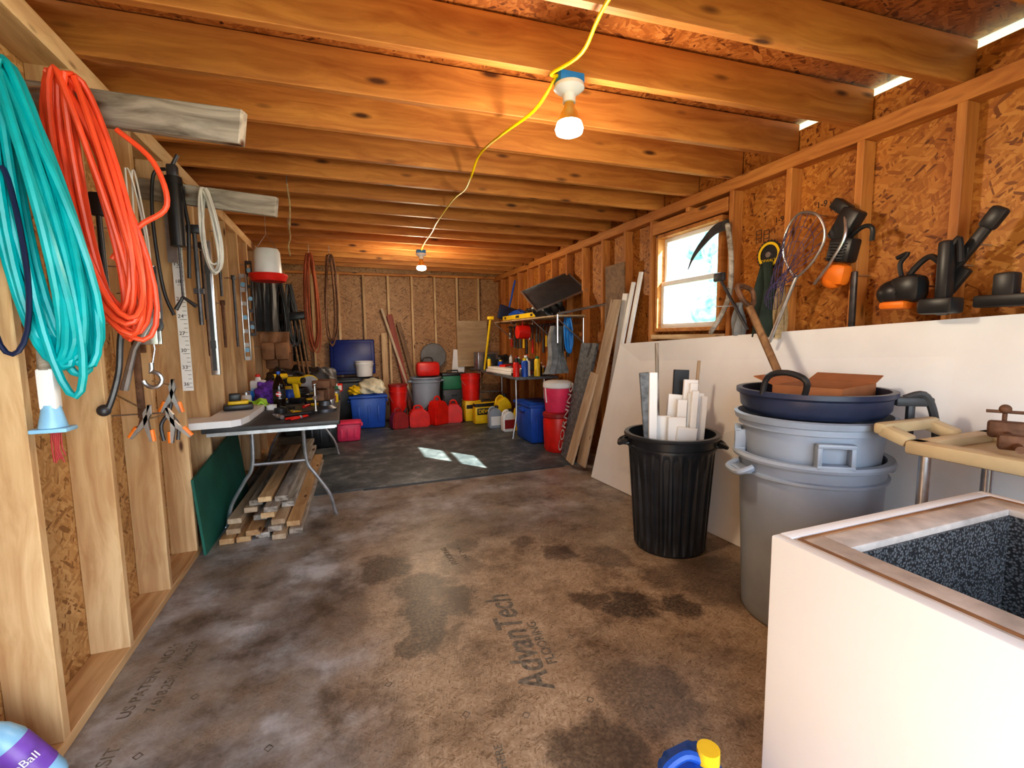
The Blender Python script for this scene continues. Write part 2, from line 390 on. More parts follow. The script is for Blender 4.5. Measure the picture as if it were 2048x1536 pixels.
struct(B().box((SR+.20,3.0,2.625),(.39,9.9,.02)).obj('trim_1',m_porc,smooth=False),'trim_1','white eave board added outside the wall top to block sun')  # eave board added to keep sun from leaking through the wall-top gap
for k in range(-5,16):
    yr=1.31+.418*k
    sk=.27*max(0,min(1,1-k/15.0))
    if yr>7.85: continue
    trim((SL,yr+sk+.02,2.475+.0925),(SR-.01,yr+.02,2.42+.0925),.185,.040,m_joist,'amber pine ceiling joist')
trim((-1.0,YF,.02),(-1.0,YB,.02),.04,.14,m_stud,'pine bottom plate of wall')
trim((-1.0,YF,2.43),(-1.0,YB,2.43),.085,.14,m_stud,'pine top plate of wall')
trim((2.615,YF,.02),(2.615,YB,.02),.04,.09,m_stud,'pine bottom plate of wall')
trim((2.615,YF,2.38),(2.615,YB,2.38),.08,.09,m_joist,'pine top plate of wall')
trim((-.93,7.955,.02),(2.57,7.955,.02),.04,.09,m_stud,'pine bottom plate of wall')
trim((-.93,7.955,2.40),(2.57,7.955,2.40),.04,.09,m_joist,'pine top plate of wall')
for y in [.35,.84,1.33,1.82,2.32,2.81,3.29,3.78,4.25,4.72,5.2,5.68,6.15,6.62,7.1,7.55]:
    trim((-1.0,y+.019,.04),(-1.0,y+.019,2.39),.14,.038,m_stud,'pine wall stud with knots',up=(1,0,0))
for y in [-.4,.02,.45,.87,1.29,1.71,2.12,2.56,3.45,3.86,4.27,4.69,5.1,5.52,5.93,6.35,6.76,7.18,7.6]:
    trim((2.615,y+.019,.04),(2.615,y+.019,2.34),.09,.038,m_joist,'pine wall stud with knots',up=(1,0,0))
for i in range(10):
    x=-.82+.385*i
    if x<2.55: trim((x,7.955,.04),(x,7.955,2.38),.09,.038,m_stud,'pine wall stud with knots',up=(0,1,0))
trim((2.615,WY0-.05,WZ1+.06),(2.615,WY1+.05,WZ1+.06),.1,.09,m_joist,'window header')
trim((2.615,WY0-.05,WZ0-.045),(2.615,WY1+.05,WZ0-.045),.04,.09,m_stud,'window sill plate')
trim((2.615,3.02,.04),(2.615,3.02,WZ0-.07),.09,.038,m_stud,'short stud under window',up=(1,0,0))
trim((2.615,3.02,WZ1+.1),(2.615,3.02,2.34),.09,.038,m_joist,'short stud above window',up=(1,0,0))
b=B()
def frame(b,x,y0,y1,z0,z1,w,d):
    b.box((x,(y0+y1)/2,z0+w/2),(d,y1-y0,w),bev=.003).box((x,(y0+y1)/2,z1-w/2),(d,y1-y0,w),bev=.003)
    b.box((x,y0+w/2,(z0+z1)/2),(d,w,z1-z0-2*w),bev=.003).box((x,y1-w/2,(z0+z1)/2),(d,w,z1-z0-2*w),bev=.003)
frame(b,2.625,WY0,WY1,WZ0,WZ1,.03,.11)
win=struct(b.obj('window_1',m_joist,smooth=False),'window_1','double-hung window with wood casing and white sashes')
b=B();frame(b,2.655,WY0+.03,WY1-.03,1.77,WZ1-.03,.035,.03);b.obj('upper_sash',m_vinyl,parent=win)
b=B();frame(b,2.625,WY0+.03,WY1-.03,WZ0+.03,1.805,.038,.03);b.obj('lower_sash',m_vinyl,parent=win)
B().box((2.655,3.03,2.0),(.004,.62,.36)).box((2.625,3.03,1.6),(.004,.62,.34)).obj('window_pane',m_glass,parent=win,smooth=False)
S(B().box((.75,6.06,.006),(3.3,3.6,.012),bev=.004),'floor_mat',m_mat,'dark worn rubber floor mat at the far end','mat')
S(B().box((-.42,4.27,.004),(1.0,.05,.008)).box((1.1,4.235,.004),(2.0,.025,.008)),'floor_strip',m_dark,'thin black edge strip before the floor mat','strip')
txt('AdvanTech',.18,(.70,1.50,.0006),(0,0,rad(86)),m_inkgrey,floor,'floor_print',bold=.003,sx=.84,shear=.2)
txt('FLOORING',.06,(.77,1.62,.0006),(0,0,rad(86)),m_inkgrey,floor,'floor_print',bold=.001)
txt('US PATENT NO.\'s',.055,(-.80,1.92,.0006),(0,0,rad(84)),m_inkgrey,floor,'floor_print',bold=.0006)
txt('7,618,258, 7,866,250',.05,(-.72,1.92,.0006),(0,0,rad(84)),m_inkgrey,floor,'floor_print',bold=.0008)
txt('VISIT',.06,(-.78,1.66,.0006),(0,0,rad(84)),m_inkgrey,floor,'floor_print')
txt('HERE',.04,(.42,1.25,.0006),(0,0,rad(84)),m_inkgrey,floor,'floor_print')
txt('FLOORING',.05,(.58,2.6,.0006),(0,0,rad(96)),m_inkgrey,floor,'floor_print')
txt('MAX  24 oc',.04,(.66,2.62,.0006),(0,0,rad(96)),m_inkgrey,floor,'floor_print')
b=B()
for (x,y) in [(-.6,1.95),(-.7,1.72),(.55,1.42),(.9,1.75),(1.0,1.3),(.35,1.5),(-.3,1.6),(.8,1.4),(1.05,2.2),(.1,1.75)]:
    s=.014
    for i in range(4):
        a=i*pi/2
        b.box((x+s*.5*math.cos(a+pi/4)*1.4,y+s*.5*math.sin(a+pi/4)*1.4,.0007),(.003,s*1.5,.0006),rot=(0,0,a+pi/4))
b.obj('floor_print',m_inkgrey,parent=floor,smooth=False)
txt('2017',.06,(.15,1.62,2.638),(pi,rad(-1),pi),m_ink,ceil,'ceiling_stamp')
# ---------------------------------------------------------------- camera
f=920.0;h=1.35
yaw=rad(19.9);pitch=rad(5.8);roll=rad(0.8)
fw=Vector((math.sin(yaw)*math.cos(pitch),math.cos(yaw)*math.cos(pitch),-math.sin(pitch)))
r0=Vector((math.cos(yaw),-math.sin(yaw),0)); u0=r0.cross(fw)
r_=r0*math.cos(roll)-u0*math.sin(roll); u_=r_.cross(fw)
cam=bpy.data.cameras.new('camera');co=bpy.data.objects.new('camera',cam);COL.objects.link(co)
Mx=Matrix((r_,u_,-fw)).transposed().to_4x4();Mx.translation=Vector((0,0,h));co.matrix_world=Mx
cam.sensor_width=36;cam.lens=36*f/2048;cam.clip_start=.02
SC.camera=co
# ---------------------------------------------------------------- light
w=bpy.data.worlds.new('world');SC.world=w;w.use_nodes=True;nt=w.node_tree
bg=nt.nodes['Background']
tc=nd(nt,'ShaderNodeTexCoord');sp=nd(nt,'ShaderNodeSeparateXYZ',{0:tc.outputs['Generated']})
nt.links.new(ramp(nt,sp.outputs[2],[(0,(.90,.95,1)),(.5,(.58,.78,1))]),bg.inputs[0]);bg.inputs[1].default_value=7.5
sun=bpy.data.lights.new('sun','SUN');sun.energy=30;sun.angle=.01;sun.color=(1,.95,.86)
so=bpy.data.objects.new('sun',sun);COL.objects.link(so)
so.rotation_euler=Vector((-.5,.65,-.57)).to_track_quat('-Z','Y').to_euler();so.location=(5,-6,8)
S(B().box((6,4,-.35),(60,60,.1)),'lawn',m_grass,'sunlit grass outside the shed','lawn')['kind']='stuff'
rr=random.Random(3)
for (x,y,s) in [(8.5,7.6,1.0),(12.5,12.5,1.5),(7.5,12.8,1.2),(14.5,7.5,1.5)]:
    e=T('tree','leafy green tree outside the window','tree',(x,y,-.3),group='trees outside')
    B().cyl((0,0,0),(0,0,2.5*s),.16*s,.07*s).obj('trunk',m_bark,parent=e)
    b=B()
    for i in range(16):
        a=rr.random()*6.28;q=rr.random()*1.1*s;z=(1.2+rr.random()*2.2)*s
        b.sph((q*math.cos(a),q*math.sin(a),z),(.3+rr.random()*.3)*s,sc=(1,1,.75),n=10)
    b.obj('foliage',m_leaf,parent=e)
def ceil_lamp(x,y,z,e):
    t=T('ceiling_lamp','bare floodlight bulb in white porcelain holder on blue box','lamp',(x,y,z),group='ceiling lamps')
    B().box((0,0,-.02),(.11,.07,.04),bev=.004).obj('junction_box',m_bluebox,parent=t)
    B().lathe([(0,-.04),(.062,-.04),(.064,-.055),(.045,-.07),(.028,-.078),(.027,-.11),(0,-.11)]).obj('lamp_holder',m_porc,parent=t)
    B().lathe([(0,-.11),(.02,-.11),(.022,-.13),(.034,-.15),(.052,-.19)]).obj('reflector',m_gold,parent=t)
    B().lathe([(.052,-.19),(.060,-.215),(.055,-.232),(.03,-.243),(0,-.246)]).obj('bulb',m_bulb,parent=t)
    li=bpy.data.lights.new('bulb_light','POINT');li.energy=e;li.shadow_soft_size=.06;li.color=(1,.84,.62)
    lo=bpy.data.objects.new('bulb_light',li);lo.location=(x,y,z-.34);COL.objects.link(lo)
ceil_lamp(.94,1.84,2.44,34)
ceil_lamp(.93,5.76,2.42,52)
def smooth_path(pts,k=6):
    P_=[Vector(p) for p in pts];o=[]
    for i in range(len(P_)-1):
        p0=P_[max(i-1,0)];p1=P_[i];p2=P_[i+1];p3=P_[min(i+2,len(P_)-1)]
        for q in range(k):
            t=q/k
            o.append(.5*((2*p1)+(p2-p0)*t+(2*p0-5*p1+4*p2-p3)*t*t+(3*p1-p0-3*p2+p3)*t**3))
    o.append(P_[-1]);return o
S(B().tube(smooth_path([(.80,.9,2.40),(.84,1.38,2.41),(.87,1.6,2.385),(.84,1.80,2.41),(.90,1.84,2.43)]),.007),'extension_cord',m_ycord,'yellow extension cord running under joists to the lamp','cord',group='yellow ceiling cords')
S(B().tube(smooth_path([(.88,1.84,2.425),(.85,2.0,2.36),(.80,2.3,2.37),(.80,2.71,2.42),(.81,2.95,2.37),(.86,3.3,2.40),(.85,3.64,2.42),(.83,4.2,2.38),(.88,4.7,2.41),(.88,5.2,2.39),(.93,5.72,2.41)]),.007),'extension_cord',m_ycord,'yellow extension cord running on between the two lamps','cord',group='yellow ceiling cords')
# ---------------------------------------------------------------- left wall gear
o=S(B().tube(hang(10,.115,.95,slant=.10,yj=.05,seed=4,rise=.02,pin=.5),.0115,n=8),'garden_hose',m_teal,'coiled teal hose hanging on the wall studs','hose',loc=(-.90,1.80,2.14));nail(o,(-.19,.04,0),(0,0,0),.01)
S(B().tube(hang(1,.10,1.0,slant=.12,yj=.01,seed=44,pin=.5),.011,n=8),'garden_hose',m_teal,'loose drooping loop of teal hose','hose',loc=(-.87,1.78,2.13))
o=S(B().tube(hang(14,.13,.92,slant=.11,yj=.055,seed=9,rise=.03,pin=.55,hv=.25),.0095,n=8),'extension_cord',m_orange,'thick coil of orange extension cord hanging beside teal hose','cord',loc=(-.84,2.06,2.21));nail(o,(-.25,.1,0),(0,0,0),.01)
S(B().tube(smooth_path([(0,0,0),(.10,.0,-.10),(.13,0,-.25),(.04,0,-.33),(-.05,0,-.45)]),.0095),'extension_cord',m_orange,'loose end of orange cord curling outward','cord',loc=(-.72,2.08,2.10))
S(B().tube(hang(1,.07,.62,slant=.0,yj=.01,seed=2),.007),'looped_cable',m_bluecord,'dark blue cord looped by the first stud','cord',loc=(-.90,1.77,1.85))
S(B().tube(hang(2,.05,.55,slant=.02,yj=.02,seed=12),.004),'twine',m_wcord,'thin clear cord hanging in loops','cord',loc=(-.83,2.5,2.1))
def single(o,name,label,cat,group=None):
    o.name=name; return info(o,label,cat,group)
single(boardobj('a',(-1.05,2.292,2.25),(-.31,2.0,2.125),.12,.04,m_oldwood),'support_arm','weathered grey wooden arm jutting from wall','board','weathered wooden support arms')
single(boardobj('a',(-1.05,3.27,2.22),(-.33,3.06,2.12),.11,.04,m_oldwood),'support_arm','weathered grey wooden arm jutting from wall','board','weathered wooden support arms')
t=T('hand_sander','worn white and teal tool with flared foot','tool',(-.87,1.83,1.07))
B().cyl((0,0,.2),(0,0,.33),.022,.016).lathe([(0,.33),(.02,.33),(.028,.36),(.02,.39),(0,.4)],16).obj('handle',m_oldwood,parent=t)
B().box((0,0,.14),(.045,.04,.13),bev=.008).obj('shaft',m_porc,parent=t)
B().box((0,0,.012),(.095,.07,.014),bev=.005).cyl((0,0,.02),(0,0,.09),.036,.022).obj('foot',m_lblue,parent=t)
b=B()
for i in range(7): b.tube([(.004*i-.012,.01,-.0),(.004*i-.012+random.uniform(-.006,.006),.01,-.05),(.005*i-.012,.01,-.10+random.uniform(0,.03))],.0025,n=5)
b.obj('cord_tassel',m_dkred,parent=t);nail(t,(-.09,.03,0),(0,0,.38))
t=T('grease_gun','black grease gun with hose hanging from wooden arm','grease gun',(-.84,3.1,1.55))
B().cyl((0,0,.33),(0,0,.66),.038).cyl((0,0,.66),(0,0,.70),.042).obj('barrel',m_black,parent=t)
B().box((0,0,.73),(.05,.05,.07),bev=.01).cyl((0,0,.76),(.03,0,.82),.01).obj('pump_head',m_dsteel,parent=t)
B().cyl((0,0,.05),(0,0,.33),.006).tube([(-.04,0,-.02),(0,0,.05),(.06,0,.0)],.012).obj('plunger',m_dsteel,parent=t)
B().tube(smooth_path([(-.03,0,.74),(-.09,.0,.7),(-.11,.0,.45),(-.09,0,.1),(-.05,0,-.05)]),.009).obj('flexible_hose',m_black,parent=t)
B().tube([(.02,.03,.7),(.045,.04,.45),(.03,.03,.16)],.010).obj('lever',m_black,parent=t);nail(t,(-.1,.2,0),(0,0,.72))
S(B().tube(hang(9,.065,.5,yj=.03,seed=22,slant=.01,pin=.5),.006,n=6),'extension_cord',m_wcord,'coil of white electrical cord hanging from wooden arm','cord',loc=(-.70,3.10,2.2))
t=T('measuring_rule','long white aluminium ruler with black markings','ruler',(-.885,3.22,1.06))
B().box((0,0,.55),(.055,.003,1.10)).obj('blade',m_whitepl,parent=t,smooth=False)
b=B()
for i in range(44): b.box((.014 if i%4 else .006,-.002,.02+i*.025),(.018 if i%4 else .034,.001,.0022))
b.obj('markings',m_ink,parent=t,smooth=False)
for i in range(11): txt(str(36-3*i),.03,(-.022,-.0022,.03+i*.1),(pi/2,0,0),m_ink,t,'numeral')
nail(t,(-.07,.09,0),(0,-.004,1.08))
t=T('spirit_level','narrow aluminium level hanging beside ruler','level',(-.80,3.5,1.13))
B().box((0,0,.43),(.05,.022,.86),bev=.003).obj('beam',m_steel,parent=t)
B().box((0,-.012,.43),(.022,.004,.8)).box((0,-.013,.2),(.03,.005,.05)).box((0,-.013,.68),(.03,.005,.05)).obj('vial_window',m_dark,parent=t)
nail(t,(-.29,0,0),(0,0,.8))
def level(loc,ln,mt,lab,rot=(0,0,0),g=None):
    t=T('spirit_level',lab,'level',loc,rot=rot,group=g)
    b=B();w_=.06
    b.box((-w_/2+.006,0,ln/2),(.012,.028,ln),bev=.002).box((w_/2-.006,0,ln/2),(.012,.028,ln),bev=.002)
    n=6
    for i in range(n+1): b.box((0,0,ln*(i/n)*.96+.02*ln),(w_-.02,.012,ln*.045))
    b.obj('beam',mt,parent=t)
    b=B()
    for q in (.12,.5,.88): b.cyl((0,-.012,ln*q),(0,.012,ln*q),.022)
    b.obj('vial',m_lblue,parent=t);nail(t,(-.23,0,0),(0,0,ln*.95))
level((-.86,4.95,1.17),.80,m_steel,'grey metal level with oval cutouts on wall')
level((-.87,5.35,1.40),.75,m_dsteel,'dark level with oval cutouts on wall')
t=T('cable_puller','rusty steel ratchet cable puller with hook','winch',(-.83,2.55,1.12))
B().box((0,-.02,.30),(.07,.012,.16),bev=.004).box((0,.03,.30),(.07,.012,.16),bev=.004).obj('frame',m_steel,parent=t)
B().lathe([(0,-.03),(.045,-.03),(.045,-.02),(.025,-.015),(.025,.015),(.045,.02),(.045,.03),(0,.03)],20,c=(0,0.005,.31),rot=(pi/2,0,0)).obj('drum',m_dsteel,parent=t)
B().tube([(.02,-.03,.34),(-.05,-.05,.20),(-.10,-.05,.02)],[.012,.013,.017]).obj('handle',m_steel,parent=t)
def hook(c,s,mt,par):
    pts=[Vector(c)+Vector((s*math.cos(a),0,s*math.sin(a))) for a in [rad(100-i*25) for i in range(12)]]
    B().tube([Vector(c)+Vector((0,0,s*2.2)),Vector(c)+Vector((0,0,s*1.4))]+pts,s*.28).obj('hook',mt,parent=par)
hook((.0,-.02,.06),.035,m_steel,t)
hook((.0,-.01,.44),.03,m_steel,t)
B().tube([(.0,0,.29),(.012,0,.2),(.0,-.015,.12)],.004).obj('cable',m_steel,parent=t);nail(t,(-.2,.25,0),(0,0,.47))
def sclamp(loc,ry,lab):
    t=T('spring_clamp',lab,'clamp',loc,rot=(0,ry,0),group='spring clamps')
    for s_ in (-1,1):
        B().poly([(0,.01*s_),(.03,.02*s_),(.09,.045*s_),(.095,.035*s_),(.03,-.0*s_),(-.03,-.015*s_),(-.07,-.004*s_),(-.07,.006*s_),(-.03,.0)],.02,Matrix.Rotation(pi/2,4,'Y')).obj('jaw',m_steel,parent=t,smooth=False)
        B().tube([(.045*s_,0,-.09),(.028*s_,0,-.04)],.011).obj('grip',m_orangepl,parent=t)
    nail(t,(-.24,.30,0),(0,0,.04));return t
sclamp((-.86,2.50,1.0),.25,'steel spring clamp with orange tips')
sclamp((-.77,2.54,.98),-.3,'steel spring clamp with orange tips')
sclamp((-.80,2.66,1.10),.1,'steel spring clamp with orange tips')
o=S(B().tube(smooth_path([(.03,0,.36),(.0,0,.3),(-.02,0,.15),(-.06,0,.02),(-.08,0,0)]),[.012]*13+[.012]*12,n=8).sph((-.08,0,.0),.024),'ratchet_wrench',m_dsteel,'dark steel ratchet wrench hanging on stud','wrench',loc=(-.84,2.28,1.08));nail(o,(-.15,.05,0),(0.03,0,.35))
o=S(B().box((0,0,.35),(.028,.02,.7),bev=.004).box((.02,0,.68),(.06,.025,.06),bev=.006).tube([(0,0,0),(-.01,0,-.04),(-.04,0,-.06)],.011),'pipe_wrench',m_rust,'long rusty wrench hanging between the studs','wrench',loc=(-.90,2.58,1.0));nail(o,(-.18,0,0),(0,0,.69))
o=S(B().box((0,0,.3),(.035,.02,.6),bev=.004).box((.03,0,.58),(.09,.03,.05),bev=.006),'bar_clamp',m_rust,'rusty iron bar clamp on stud','clamp',loc=(-.92,2.70,1.3));nail(o,(-.16,0,0),(0,0,.58))
o=S(B().poly([(0,0),(.05,0),(.05,.38),(.30,.38),(.30,.43),(0,.43)],.004),'framing_square',m_steel,'aluminium framing square under weathered arm','square',loc=(-.92,3.18,1.80));nail(o,(-.02,.11,0),(.01,0,.3))
o=S(B().tube([(0,0,0),(0,0,.55)],.012).box((0,0,.56),(.08,.04,.05),bev=.01).box((0,0,.2),(.05,.02,.03)),'bar_clamp',m_dsteel,'dark steel bar clamp hung on stud','clamp',loc=(-.80,3.26,1.45));nail(o,(-.15,.03,0),(0,0,.56))
o=S(B().cyl((0,0,0),(0,0,.42),.012,.010).box((0,0,.44),(.05,.03,.09),bev=.008).tube([(0,0,0),(.03,0,-.05)],.012),'hanging_tool',m_black,'black handled iron tool hanging on stud','tool',loc=(-.88,2.30,1.45));nail(o,(-.1,.03,0),(0,0,.45))
o=S(B().tube(hang(3,.03,.30,yj=.015,seed=90),.004,n=6),'chain_loop',m_dsteel,'dark chain looped on the stud','chain',loc=(-.86,2.76,1.72));nail(o,(-.1,.06,0))
t=T('pliers','open dark pliers hanging between studs','pliers',(-.84,2.72,.86))
B().tube(smooth_path([(-.03,0,0),(-.035,0,.08),(.0,0,.14),(.015,0,.19)],4),.009).tube(smooth_path([(.03,0,0),(.035,0,.08),(.0,0,.14),(-.015,0,.19)],4),.009).obj('body',m_dsteel,parent=t);nail(t,(-.23,0,0),(0,0,.14))
for i,(y,z,l_) in enumerate([(3.72,1.5,.5),(3.74,1.25,.45),(4.2,1.7,.5),(4.2,1.3,.35),(4.65,1.3,.6)]):
    o=S(B().cyl((0,0,0),(0,0,l_),.010,.012).box((0,0,l_),(.035,.02,.04),bev=.004),'hanging_tool',m_rust if i%2 else m_dsteel,'thin iron rod tool hanging on stud','tool',loc=(-.88,y,z),group='rod tools on studs');nail(o,(-.1,.09,0),(0,0,l_))
t=T('poultry_feeder','white hanging feeder with a red base tray','feeder',(-.6,4.62,1.87),sc=.9)
B().lathe([(0,.31),(.10,.31),(.115,.28),(.125,.07),(.12,.05)]).obj('hopper',m_whitepl,parent=t)
B().lathe([(.11,.05),(.17,.07),(.175,.05),(.15,.0),(0,0)]).obj('tray',m_red,parent=t)
B().tube([(-.1,0,.30),(0,0,.45),(.1,0,.30)],.003).tube([(0,0,.45),(0,0,.68)],.002).obj('hanger_wire',m_steel,parent=t)
for i,(y,z,m_,hh) in enumerate([(5.9,1.45,m_leather,.40),(6.15,1.3,m_leather,.34)]):
    t=T('tool_belt','brown leather tool belt with pouches hanging on wall','tool belt',(-.74,y,z),group='leather tool belts')
    B().drape(.30,hh*.6,.02,2,th=.02,seed=i).obj('belt',m_,parent=t)
    for q in (-.07,.07): B().box((q,-.05,-hh*.55),(.13,.07,.2),bev=.02,taper=1.15).obj('pouch',m_,parent=t)
    nail(t,(-.345,0,0),(0,0,-.02))
o=S(B().drape(.24,.6,.03,3,th=.03,seed=5),'tarp',m_dark,'folded dark tarp hanging on wall','tarp',loc=(-.80,5.7,2.05));nail(o,(-.28,0,0),(0,0,-.02))
o=S(B().drape(.34,.8,.05,3,th=.04,seed=15,taper=.5),'work_jacket',m_black,'black work jacket hanging on wall','jacket',loc=(-.74,6.85,1.95));nail(o,(-.34,0,0),(0,0,-.02))
o=S(B().drape(.36,.7,.05,3,th=.04,seed=16,taper=.4),'work_jacket',m_dcloth,'dark jacket hanging near the corner','jacket',loc=(-.68,7.3,1.75));nail(o,(-.40,0,0),(0,0,-.02))
for i,(x,y,z,w_,hh,mt,lb) in enumerate([(-.72,6.3,2.1,.10,.75,m_black,'black cable coil hanging on wall'),(-.62,6.5,2.05,.12,.8,m_dark,'dark hose coil hanging on wall')]):
    o=S(B().tube(hang(6,w_,hh,yj=.04,seed=30+i),.009,n=6),'cable_coil',mt,lb,'cord',loc=(x,y,z),group='dark coils on wall');nail(o,(-.46,0,0))
for i in range(3):
    t=T('garden_rake',['long handled rake with black head up','long handled broom with black head up','long handled fork with head up'][i],'rake',(-.56+.06*i,6.62-.14*i,.88),rot=(rad(-3),rad(-6),0),group='long handled tools in corner')
    B().cyl((0,0,-.88),(0,0,.75),.014).obj('handle',m_brownwood,parent=t)
    B().box((0,0,.78),(.26,.05,.10),bev=.02).obj('tool_head',m_black,parent=t)
o=S(B().tube(hang(8,.11,1.25,yj=.05,seed=41,pin=.6),.007,n=6),'extension_cord',m_brcord,'brown orange cord coil hanging from joist','cord',loc=(-.34,5.98,2.36));nail(o,(0,0,.1))
o=S(B().tube(hang(6,.10,1.1,yj=.05,seed=44,pin=.6),.007,n=6),'extension_cord',m_rust,'dark rust coloured cord coil hanging from joist','cord',loc=(-.12,6.0,2.36));nail(o,(0,0,.1))
o=S(B().tube(smooth_path([(0,0,0),(.01,0,-.12),(-.01,0,-.2),(.0,0,-.3)]),.008),'rope',m_rope,'short tan rope hanging from joist','rope',loc=(-.45,5.0,2.46));nail(o,(0,0,.1))
o=S(B().tube(smooth_path([(0,0,0),(.01,0,-.15),(0,0,-.3)]),.006),'rope',m_rope,'short tan rope hanging from joist','rope',loc=(-.33,3.75,2.46));nail(o,(0,0,.1))
# ---------------------------------------------------------------- folding table
t=T('folding_table','long dark folding table with bent steel legs','table',(-.49,4.71,0))
B().box((0,0,.755),(.86,2.38,.035),bev=.008).obj('tabletop',m_dark,parent=t)
B().box((0,-1.17,.73),(.80,.03,.03)).box((0,1.17,.73),(.80,.03,.03)).box((-.40,0,.73),(.02,2.3,.03)).box((.40,0,.73),(.02,2.3,.03)).obj('apron',m_galv,parent=t)
for ys in (-.98,.98):
    for s_ in (-1,1):
        B().tube(smooth_path([(s_*.17,ys,.73),(s_*.18,ys,.45),(s_*.24,ys,.33),(s_*.33,ys,.17),(s_*.365,ys,.02),(s_*.38,ys+.0,.013)],5),.014).obj('leg',m_galv,parent=t)
    B().tube([(-.18,ys,.45),(.18,ys,.45)],.012).tube([(-.2,ys,.70),(.2,ys,.70)],.011).tube([(0,ys,.70),(0,ys+.3,.735)],.008).obj('crossbar',m_galv,parent=t)
b=B().hexa([(-.90,3.30,0),(-.885,3.30,0),(-.86,4.55,0),(-.875,4.55,0)],[(-.928,3.27,.50),(-.913,3.27,.50),(-.91,4.5,.62),(-.925,4.5,.62)])
S(b,'painted_board',m_green,'dark green panel leaning on studs behind lumber','panel',smooth=False)
rr=random.Random(11)
rows=[(0,[-.80,-.70,-.59,-.48,-.38],(3.36,3.5)),(1,[-.77,-.64,-.51,-.40],(3.38,3.55)),(2,[-.78,-.62,-.49],(3.45,3.65)),(3,[-.69,-.56,-.45],(3.45,3.7)),(4,[-.66,-.54],(3.5,3.75)),(5,[-.59,-.48],(3.55,3.85))]
for k,xs,(ya,yb) in rows:
    for x in xs:
        y0=rr.uniform(ya,yb);ln=rr.uniform(1.7,2.3);d=rr.uniform(-.01,.02)
        m_=rr.choice([m_lumber,m_oldwood,m_oldwood,m_stud])
        single(boardobj('a',(x,y0,.02+.039*k),(x+d+.06,y0+ln,.02+.039*k),.038,.088,m_),'lumber',
          'weathered grey short lumber plank in stack' if m_ is m_oldwood else 'pale pine plank in stack under table','lumber','stacked lumber under the folding table')
TZ=.773
b=B().poly([(-1.045,3.49),(-.74,3.51),(-.69,3.56),(-.665,3.7),(-.65,4.27),(-.66,4.45),(-.915,4.45),(-.915,3.755),(-1.045,3.755)],.045,Matrix.Rotation(pi/2,4,'X')@Matrix.Diagonal((1,1,-1,1)))
for v_ in b.bm.verts:
    v_.co=Vector((v_.co.x,abs(v_.co.y),v_.co.z))
S(b,'foam_board',m_white,'pale white foam board lying on the table end','foam board',loc=(0,0,TZ+.0235),smooth=False)
FZ=TZ+.047
t=T('battery_charger','yellow and black cordless tool battery charger','charger',(-.80,4.08,FZ),rz=.2)
B().box((0,0,.022),(.2,.16,.044),bev=.01).obj('base',m_black,parent=t)
B().box((0,.0,.055),(.14,.11,.03),bev=.01).obj('cover',m_yellow,parent=t)
B().box((-.02,.0,.095),(.08,.08,.06),bev=.01).obj('battery',m_black,parent=t)
t=T('soda_bottle','dark cola bottle with red white and blue label','bottle',(-.55,4.42,TZ))
B().lathe([(0,.0),(.045,.0),(.05,.02),(.05,.17),(.046,.2),(.03,.245),(.015,.275),(.014,.29)]).obj('bottle_body',m_cola,parent=t)
B().lathe([(.0505,.075),(.0512,.08),(.0512,.155),(.0505,.16)]).obj('label_wrap',m_black,parent=t)
B().cyl((0,0,.288),(0,0,.312),.017).obj('cap',m_blue,parent=t)
B().sph((0,-.0505,.118),.022,sc=(1,.12,1)).obj('label_emblem',m_red,parent=t)
B().box((0,-.0535,.118),(.042,.002,.009),rot=(0,.25,0)).obj('label_stripe',m_porc,parent=t)
txt('pepsi',.034,(.016,-.054,.075),(pi/2,-pi/2,0),m_inkw,t)
t=T('fluid_bottle','white plastic bottle with blue label and red cap','bottle',(-.80,5.0,TZ))
B().box((0,0,.10),(.14,.07,.20),bev=.02).cyl((0,0,.19),(0,0,.235),.03,.018).obj('bottle_body',m_whitepl,parent=t)
B().box((0,-.036,.08),(.11,.003,.09)).obj('label_wrap',m_lblue,parent=t)
B().cyl((0,0,.23),(0,0,.255),.02).obj('cap',m_red,parent=t)
def drill(loc,rz,lab):
    t=T('cordless_drill',lab,'drill',loc,rz=rz,group='cordless drills')
    B().cyl((-.07,0,.21),(.06,0,.21),.034).box((-.005,0,.12),(.045,.04,.15),rot=(0,.15,0),bev=.012).obj('body',m_yellow,parent=t)
    B().cyl((.06,0,.21),(.12,0,.21),.028,.014).cyl((.12,0,.21),(.16,0,.21),.006).obj('chuck',m_black,parent=t)
    B().cyl((-.09,0,.21),(-.07,0,.21),.028).obj('end_cap',m_black,parent=t)
    B().box((-.01,0,.025),(.12,.075,.05),bev=.01).obj('battery',m_black,parent=t)
    B().box((.03,0,.155),(.012,.015,.04)).obj('trigger',m_black,parent=t)
    return t
drill((-.44,4.65,TZ),2.6,'yellow cordless drill standing on its battery')
drill((-.62,5.15,TZ),.5,'yellow cordless drill standing on its battery')
t=T('circular_saw','yellow and black circular saw on table','saw',(-.38,5.35,TZ),rz=.4,sc=1.2)
B().cyl((0,-.03,.09),(0,.03,.09),.085,n=28).obj('blade_guard',m_yellow,parent=t)
B().cyl((0,-.04,.09),(0,-.035,.09),.075,n=28).obj('saw_blade',m_steel,parent=t)
B().box((0,0,.005),(.26,.13,.008)).obj('base_plate',m_dsteel,parent=t)
B().tube(smooth_path([(-.02,.04,.17),(-.09,.04,.2),(-.15,.04,.15),(-.15,.04,.08)]),.018).cyl((.03,.03,.11),(.03,.15,.11),.045).obj('handle',m_black,parent=t)
t=T('bench_vise','rusty grey bench vise at the table edge','vise',(-.17,4.0,TZ),rz=-.3,sc=1.25)
